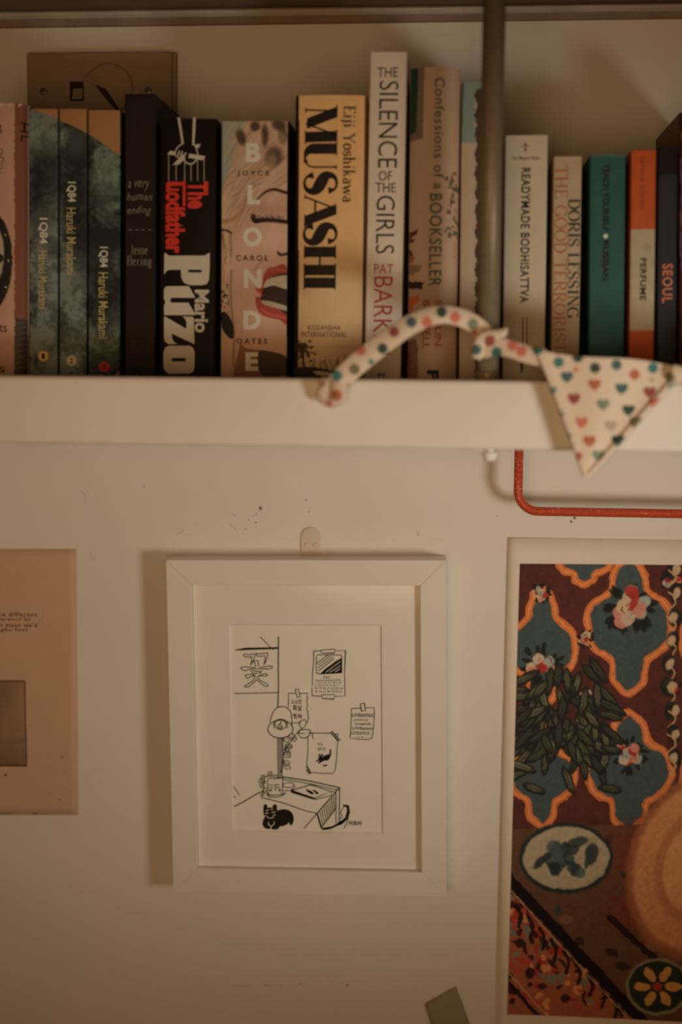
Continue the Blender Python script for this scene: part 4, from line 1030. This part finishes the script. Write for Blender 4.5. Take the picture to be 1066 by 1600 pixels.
# =================================================================== red tube rack
REDM = mat('worn_red_enamel', (136, 46, 22), 0.35, .22, 500, ill=ILL_WALL, coat=.3, bump=.15, bscale=700)
YR = -0.036
zr = on_plane(900, 800, YR).z; x0 = on_plane(810.5, 740, YR).x; x1 = x0+0.30; rc = .0165
pts = [(x0, YR, ZBOT-.0002), (x0, YR, zr+rc)]+[(x0+rc-rc*math.cos(a), YR, zr+rc-rc*math.sin(a)) for a in [math.radians(k*9) for k in range(1, 11)]]
pts += [(x1-rc, YR, zr)]+[(x1-rc+rc*math.sin(a), YR, zr+rc-rc*math.cos(a)) for a in [math.radians(k*9) for k in range(1, 11)]]+[(x1, YR, ZBOT-.0002)]
rk = tube('hanging_rail', pts, .0037, REDM)
tag(rk, 'worn red enamelled tube rail hanging below the right end of the shelf', 'rail')
SCW = mat('bare_scratches', (176, 130, 96), .5, ill=ILL_WALL)
V, Fc = [], []
for k in range(46):
    if k < 26: cz = on_plane(811, 715+rs.rand()*65, YR).z; cx = x0+rs.uniform(-.0028, .0028); vert = 1
    else: cx = on_plane(rs.choice([855, 862, 868, 915, 925, 1000])+rs.rand()*9, 800, YR).x; cz = zr+rs.uniform(-.0026, .0028); vert = 0
    off = cx-x0 if vert else cz-zr
    y = YR-math.sqrt(max(.0037**2-off*off, 0))-.0001
    l = rs.uniform(.0003, .0013); wd = .00022
    if vert: q_ = [(cx-wd, y, cz), (cx+wd, y, cz+.0002), (cx+wd, y, cz+l*.8), (cx, y, cz+l)]
    else: q_ = [(cx, y, cz), (cx+l, y, cz+.0003), (cx+l*1.2, y, cz+.0006), (cx+.0002, y, cz+wd*2)]
    from_data('scratch', q_, [(0, 1, 2, 3)], SCW, rk)

# =================================================================== pink print on the left
PINKP = mat('faded_pink_paper', (149, 111, 76), 0.85, .035, 60, ill=ILL_WALL)
def sheet(name, label, cat, corners, Y, m, curl=None, nx=24, nz=30, thick=.0003):
    c = [on_plane(*q, Y) for q in corners]
    V, Fc = [], []
    for j in range(nz+1):
        for i in range(nx+1):
            u, v = i/nx, j/nz
            p = (c[0]*(1-u)+c[1]*u)*(1-v)+(c[3]*(1-u)+c[2]*u)*v
            V.append((p.x, p.y-(curl(u, v) if curl else 0), p.z))
    Fc = [(j*(nx+1)+i, (j+1)*(nx+1)+i, (j+1)*(nx+1)+i+1, j*(nx+1)+i+1) for j in range(nz) for i in range(nx)]
    o = from_data(name, V, Fc, m, None, True)
    md = o.modifiers.new('paper', 'SOLIDIFY'); md.thickness = thick; md.offset = -1
    tag(o, label, cat)
    return o, Surf(c[0], c[1], c[2], c[3])
pk, ps = sheet('pink_print', 'faded pink paper print with typed lines, cut by the left edge of the photo', 'print', ((-190, 858), (119.5, 858.5), (122.5, 1273), (-188, 1273)), -.0012, PINKP, lambda u, v: .0006*(u**8))
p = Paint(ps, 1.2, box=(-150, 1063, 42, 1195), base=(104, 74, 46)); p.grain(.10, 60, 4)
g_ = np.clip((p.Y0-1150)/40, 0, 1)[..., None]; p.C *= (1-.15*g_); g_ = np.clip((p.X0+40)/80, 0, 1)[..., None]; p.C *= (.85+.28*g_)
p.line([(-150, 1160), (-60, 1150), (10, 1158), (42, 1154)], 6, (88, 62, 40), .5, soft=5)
p.build('photograph', pk, PRINT_MATTE, .0003, ILL_WALL)
DKL = mat('brown_print_ink', (46, 27, 15), .7, ill=ILL_WALL)
ik = Ink(); ik.line([(-150, 1062), (39.5, 1062), (42.5, 1195), (-148, 1195), (-150, 1062)], 1.8); ik.poly(arc(10, 1209.5, 1.9, 1.9, 0, 320, 9)); ik.build('border_line', ps, pk, DKL, .0005)
TYP = mat('typewriter_ink', (72, 48, 30), .8, ill=ILL_WALL)
for t_, x1_, y in (('re different', 59, 958.5), ('ference by', 49, 966.5), ("'t mean we'd", 59, 975), ('ight feel', 43.5, 983)):
    lettering(ps, pk, t_, (0, y-3.6, x1_, y+3.2), TYP, 'h', bold=.006, space=1.2, lift=.0007)
TOE = mat('brown_stain', (98, 62, 36), .9, ill=ILL_WALL)
for q_ in ([(0, 1271), (8, 1270.5), (20, 1271), (20, 1272.5), (0, 1272.5)], [(50, 1272.5), (55, 1269), (62, 1272.5)], arc(94, 1249, 1.3, 1.3, 0, 300, 7), arc(98, 1181, 1.3, 1.3, 0, 300, 7)):
    ik = Ink(); ik.poly(q_); ik.build('stain', ps, pk, TOE, .0007)

# =================================================================== decorative poster at the right: a plain pattern in its colours
PAPW = mat('poster_paper', (168, 142, 110), 0.7, .025, 30, ill=ILL_WALL)
cr = lambda u, v: .0035*math.exp(-u*9)*(.3+.7*v)
pst, s = sheet('art_poster', 'colourful ornamental art poster with wide cream margins at the right', 'poster', ((795, 840), (1330, 848), (1330, 1650), (777, 1627)), -.0012, PAPW, cr, 40, 30)
s2 = Surf(on_plane(812.5, 880.5, -.0012), on_plane(1300, 885, -.0012), on_plane(1300, 1608, -.0012), on_plane(792.5, 1583, -.0012))
s2.prof = lambda u, v: -.0035*np.exp(-(17.5+u*488)/535*9)*(.3+.7*(.05+.9*v))
p = Paint(s2, 1.15, base=(66, 30, 20)); p.grain(.12, 16, 21)
TEAL, ORNG, MAR, CRM, RD, DKG, PINK = (52, 56, 46), (166, 82, 36), (58, 26, 18), (160, 124, 82), (132, 36, 22), (24, 22, 16), (156, 92, 66)
p.wob(3, 14, 5)
def ogee(cx, cy, w_, h_, col=TEAL):
    P_ = [(cx, cy-h_), (cx+w_*.35, cy-h_*.78), (cx+w_*.45, cy-h_*.5), (cx+w_*.9, cy-h_*.3), (cx+w_, cy), (cx+w_*.85, cy+h_*.32), (cx+w_*.42, cy+h_*.52), (cx+w_*.36, cy+h_*.8), (cx, cy+h_),
          (cx-w_*.36, cy+h_*.8), (cx-w_*.42, cy+h_*.52), (cx-w_*.85, cy+h_*.32), (cx-w_, cy), (cx-w_*.9, cy-h_*.3), (cx-w_*.45, cy-h_*.5), (cx-w_*.35, cy-h_*.78)]
    p.poly(P_, col, smooth=True)
    for wd, c in ((11, ORNG), (3.5, (192, 112, 56))):
        p.line(list(crom(P_, 5, True))+[P_[0]], wd, c, .95 if wd > 5 else .55, smooth=False)
cells = [(848, 1010, 52, 92), (985, 975, 66, 104), (848, 1205, 52, 80), (985, 1200, 66, 92), (1130, 1000, 62, 100), (1130, 1210, 62, 92), (915, 880, 40, 32), (1250, 1000, 50, 100), (1250, 1210, 50, 90)]
for c in cells: ogee(*c)
rp = np.random.RandomState(12)
def posy(cx, cy, r_):
    for k in range(26): a = rp.rand()*6.28; d = r_*(.75+rp.rand()*.45); p.ell(cx+math.cos(a)*d, cy+math.sin(a)*d, r_*.30, r_*.14, DKG, .9, a, soft=.3)
    for k in range(14): a = rp.rand()*6.28; d = r_*rp.rand()*.75; p.ell(cx+math.cos(a)*d, cy+math.sin(a)*d, r_*.36, r_*.30, [CRM, (120, 116, 92), RD, PINK, (150, 120, 86)][k % 5], .95, rp.rand()*3, soft=.2)
    for k in range(9): a = rp.rand()*6.28; d = r_*rp.rand()*.7; p.line([(cx+math.cos(a)*d, cy+math.sin(a)*d), (cx+math.cos(a+.7)*d, cy+math.sin(a+.7)*d)], 1.2, (74, 30, 20), .8)
for c in ((848, 1035, 26), (985, 948, 32), (915, 1085, 13), (1052, 1068, 13), (845, 925, 13), (985, 1175, 22), (1130, 980, 30), (915, 995, 11), (1130, 1190, 26), (1052, 905, 15)): posy(*c)
# scrolling cream ornament at the far side
for k in range(9):
    y = 890+k*36; p.ell(1052+6*math.sin(k), y, 10, 15, DKG, .85, soft=.3); p.ell(1054+5*math.sin(k+1), y, 6, 9, CRM, .9, .4, soft=.4); p.line([(1046, y), (1058, y+12), (1048, y+26)], 3, (150, 108, 64), .9)
# band of brushed leaves
p.wob(1.5, 5, 31)
for k in range(120):
    cx = 800+rp.rand()*160; cy = 1125+rp.randn()*40+(cx-800)*.12; a = math.pi/2-(cx-885)/70+rp.randn()*.45; L_ = 15+rp.rand()*10
    p.ell(cx, cy, L_+3, 7.5, DKG, .92, a, soft=.15); p.ell(cx, cy-1, L_*.85, 4.2, [(84, 74, 46), (66, 60, 38), (98, 86, 56), (54, 50, 34)][k % 4], .75, a, soft=.5)
    p.line([(cx-math.cos(a)*L_, cy-math.sin(a)*L_), (cx+math.cos(a)*L_, cy+math.sin(a)*L_)], 1.1, DKG, .8, smooth=False)
# lower ground: slanted bands and mottled carpet, no figures
p.wob(2, 9, 41)
p.poly([(780, 1290), (1320, 1270), (1320, 1640), (780, 1640)], (74, 46, 26))
p.ell(1120, 1330, 150, 70, (96, 30, 20), .7, soft=.6); p.ell(1010, 1420, 60, 30, (96, 30, 20), .6, soft=.6)
for k in range(80):
    x = 800+rp.rand()*330; y = 1300+rp.rand()*290; c = [(36, 18, 12), (98, 64, 36), (92, 34, 20), (58, 30, 20), (44, 44, 36)][k % 5]
    p.ell(x, y, 4+rp.rand()*12, 2+rp.rand()*6, c, .85, .6+rp.randn()*.4, soft=.3)
p.ell(886, 1335, 74, 56, (30, 32, 26), soft=.05); p.ell(886, 1335, 68, 50, (134, 112, 78), soft=.05)
for k in range(26):
    a = rp.rand()*6.28; d = rp.rand(); p.ell(886+math.cos(a)*d*52, 1335+math.sin(a)*d*36, 6+rp.rand()*12, 4+rp.rand()*7, [(38, 42, 34), (56, 62, 50), (30, 34, 28)][k % 3], .85, rp.rand()*3, soft=.3)
# large plain warm tan medallion at the far side
for rr, c in ((1.0, (120, 66, 34)), (.9, (160, 100, 56)), (.62, (140, 82, 44)), (.5, (168, 110, 64)), (.2, (120, 66, 34))):
    p.ell(1095, 1350, 112*rr, 150*rr, c, .9, .25, soft=.08)
p.poly([(780, 1372), (1000, 1600), (780, 1640)], (122, 64, 36))
for k in range(150):
    y = 1385+rp.rand()*200; x = 792+rp.rand()*max(6, (y-1385)*.98); c = [(128, 34, 22), (44, 16, 12), (168, 100, 52), (92, 84, 62), (140, 50, 30), (38, 20, 14)][k % 6]
    p.ell(x, y, 3+rp.rand()*9, 2.5+rp.rand()*5, c, .92, .8+rp.randn()*.5, soft=.25)
for k in range(9):
    x = 806+k*19; y = 1425+k*18.5; p.line([(x, y-16), (x+8, y), (x+4, y+18)], 6, (26, 12, 9), .9)
p.line([(780, 1350), (900, 1480), (1015, 1605)], 17, (20, 10, 8), smooth=False); p.line([(786, 1372), (890, 1487), (985, 1592)], 1.6, (160, 116, 70), .8, smooth=False)
p.line([(955, 1430), (1020, 1490), (1110, 1560)], 10, (26, 12, 9), .9, smooth=False); p.line([(780, 1515), (845, 1590)], 6, (26, 14, 10), smooth=False); p.line([(780, 1500), (860, 1590)], 1.3, (160, 116, 70), smooth=False)
# dark green rosette with ochre petals
p.ell(1030, 1540, 50, 46, (104, 90, 60), soft=.06); p.ell(1030, 1540, 45, 41, (30, 32, 24), soft=.06)
for k in range(6):
    a = k*math.pi/3; p.ell(1030+24*math.cos(a), 1540+22*math.sin(a), 13, 7, (164, 108, 44), .95, a, soft=.15)
p.ell(1030, 1540, 7, 7, (130, 40, 24), soft=.2)
p.grain(.10, 5, 77)
p.build('printed_picture', pst, PRINT_MATTE, .0004, ILL_WALL)

# =================================================================== small olive card at the bottom
OLV = mat('olive_card', (112, 94, 68), 0.8, .04, ill=ILL_WALL)
cc, _ = sheet('paper_scrap', 'olive brown paper scrap stuck at a slant near the bottom edge of the photo', 'paper', ((664, 1568), (713, 1541), (760, 1672), (705, 1705)), -.0015, OLV, lambda u, v: .0008*(1-v), 8, 8)

# =================================================================== bunting
HEARTS = [(886, 590, 'b'), (859, 614, 't'), (929, 602, 'r'), (971, 608, 'b'), (1015, 614, 'p'), (897, 624, 'p'), (942, 633, 's'), (871, 651, 's'), (982, 642, 'g'), (909, 661, 'c'), (954, 666, 'n'), (883, 685, 's'), (921, 690, 'r'), (965, 689, 'g'), (935, 713, 's'), (900, 715, 'r'), (993, 661, 'o'), (1023, 631, 'c')]
DOTS = [(841, 546, 't'), (873, 566, 't'), (903, 558, 'g'), (930, 575, 'g'), (963, 570, 'b'), (991, 585, 'r'), (1020, 575, 't'), (1047, 590, 'o'), (872, 546, 'c'), (1052, 607, 't'),
        (527, 587, 't'), (554, 577, 'o'), (527, 617, 'r'), (564, 548, 'c'), (598, 545, 'g'), (616, 519, 'p'), (643, 504, 'b'), (667, 504, 'c'), (690, 488, 'g'), (711, 496, 'c'), (739, 506, 's'),
        (766, 532, 'p'), (744, 546, 'b'), (777, 550, 't'), (815, 549, 'c'), (801, 540, 'c'), (1075, 600, 'p'), (1090, 588, 't')]
SMALL = [(900, 577, 'c'), (1018, 593, 'n'), (580, 565, 't'), (742, 519, 'r'), (545, 602, 'n'), (505, 600, 'n'), (515, 630, 'c')]
CC = dict(t=(54, 84, 70), g=(48, 56, 40), c=(160, 84, 60), r=(142, 76, 48), p=(116, 58, 46), o=(96, 80, 50), b=(60, 72, 62), s=(98, 98, 70), n=(142, 114, 84))
def fabric_color(XY):
    X, Y = XY[:, 0], XY[:, 1]
    C = np.zeros((len(X), 3))+np.array((172, 143, 108.))
    def mx_(m, c):
        nonlocal C; m = np.clip(m, 0, 1)[:, None]; C = C*(1-m)+np.array(c, float)*m
    for x, y, k in DOTS: mx_((8.2-np.hypot(X-x, Y-y))/1.5+.5, CC[k])
    for x, y, k in SMALL: mx_((4.2-np.hypot(X-x, Y-y))/1.5+.5, CC[k])
    for x, y, k in HEARTS:
        a, b = (X-x)/10.5, -(Y-y)/10.0+.12
        h = (a*a+b*b-.62)**3-a*a*b**3*1.3
        mx_(np.where(h < 0, 1, 0), CC[k])
    return C
def cloth(name, fn, nu, nv, parent):
    V = [fn(i/nu, j/nv) for j in range(nv+1) for i in range(nu+1)]
    XY = np.array([proj(v) for v in V]); C = alb(fabric_color(XY), ILL_WALL)
    Fc = [(j*(nu+1)+i, (j+1)*(nu+1)+i, (j+1)*(nu+1)+i+1, j*(nu+1)+i+1) for j in range(nv) for i in range(nu)]
    o = from_data(name, V, Fc, FABRIC, parent, True)
    at = o.data.attributes.new('ink', 'FLOAT_COLOR', 'POINT')
    at.data.foreach_set('color', np.concatenate([C, np.ones((len(C), 1))], 1).ravel())
    md = o.modifiers.new('cloth', 'SOLIDIFY'); md.thickness = .0007; md.offset = 1
    return o
bt = empty('bunting', (0, 0, 0))
tag(bt, 'cream bunting tape and pennant printed with hearts and dots, draped over the shelf', 'bunting')
def ribbon(name, cl, nu, nv):
    """cl: (px x, px y, plane y, full width px, depth tilt)"""
    S_ = np.array(crom(cl, 12)); m_ = len(S_)
    def fn(u, v):
        t = u*(m_-1); i = min(int(t), m_-2); f = t-i; q_ = S_[i]*(1-f)+S_[i+1]*f
        tg = S_[min(i+1, m_-1)]-S_[max(i-1, 0)]; L_ = math.hypot(tg[0], tg[1]) or 1
        nx_, ny_ = -tg[1]/L_, tg[0]/L_
        w_ = (v-.5)*q_[3]
        return on_plane(q_[0]+nx_*w_, q_[1]+ny_*w_, q_[2]-.026+q_[4]*(v-.5)-.0015*math.cos((v-.5)*math.pi))
    return cloth(name, fn, nu, nv, bt)
ribbon('tape', [(506, 622, -.209, 26, .003), (522, 606, -.212, 33, .002), (548, 578, -.213, 33, 0), (580, 551, -.212, 33, -.002), (612, 527, -.210, 32, -.003), (645, 506, -.207, 30, -.003), (680, 493, -.204, 28, -.004),
                (712, 494, -.201, 27, -.002), (740, 506, -.199, 28, .002), (760, 526, -.198, 30, .004), (768, 545, -.200, 26, .004)], 220, 18)
ribbon('tape', [(742, 553, -.196, 16, 0), (756, 546, -.200, 26, .003), (776, 541, -.205, 27, .003), (800, 546, -.208, 26, 0), (825, 554, -.210, 26, 0), (850, 559, -.212, 28, 0)], 110, 16)
ribbon('folded_end', [(498, 602, -.206, 10, 0), (508, 598, -.209, 16, .004), (522, 604, -.215, 20, .004), (530, 617, -.216, 20, 0), (520, 628, -.212, 16, -.003), (503, 622, -.208, 14, 0), (497, 610, -.206, 8, 0)], 60, 8)
ribbon('gather', [(744, 560, -.199, 14, 0), (754, 534, -.204, 22, .003), (770, 528, -.206, 24, 0), (786, 520, -.2045, 12, 0), (791, 513, -.203, 4, 0)], 50, 8)
def pen(u, v):
    # top hem from (838,553) to (1066,586); tip at (914,745)
    xt = 838+(1072-838)*u; yt = 546+(574-546)*u+3*math.sin(u*7)
    tipx, tipy = 916, 746
    k = v**1.0
    # left side bows inward slightly, right side nearly straight
    x = xt*(1-k)+tipx*k+(2*math.sin(math.pi*k)*(1-u)); y = (yt)*(1-k)+tipy*k
    d = -.2385-.004*math.sin(u*math.pi*1.5+.4)*(1-k)-.006*k*math.sin(k*2)+.002*math.sin(u*9)*(1-k)
    return on_plane(x, y, d)
cloth('pennant', pen, 170, 150, bt)
# rolled hems along the two slanting sides
def hem(u_edge):
    cl = []
    for k in range(0, 13):
        v = k/12*.985; P = pen(u_edge, v); x, y = proj(P); cl.append((x, y, P.y+.0254, 7, 0))
    return cl
ribbon('hem', hem(0.012), 90, 4); ribbon('hem', hem(0.988), 110, 4)
ribbon('tape', [(1050, 583, -.214, 26, 0), (1075, 588, -.214, 26, 0), (1110, 592, -.213, 27, 0), (1170, 596, -.212, 27, 0), (1240, 598, -.209, 26, 0)], 60, 10)

# the bunting's root sits where the tape meets the pole
anchor = on_plane(766, 545, -.226); bt.location = anchor
for c in bt.children: c.matrix_parent_inverse = Matrix.Translation(-anchor)
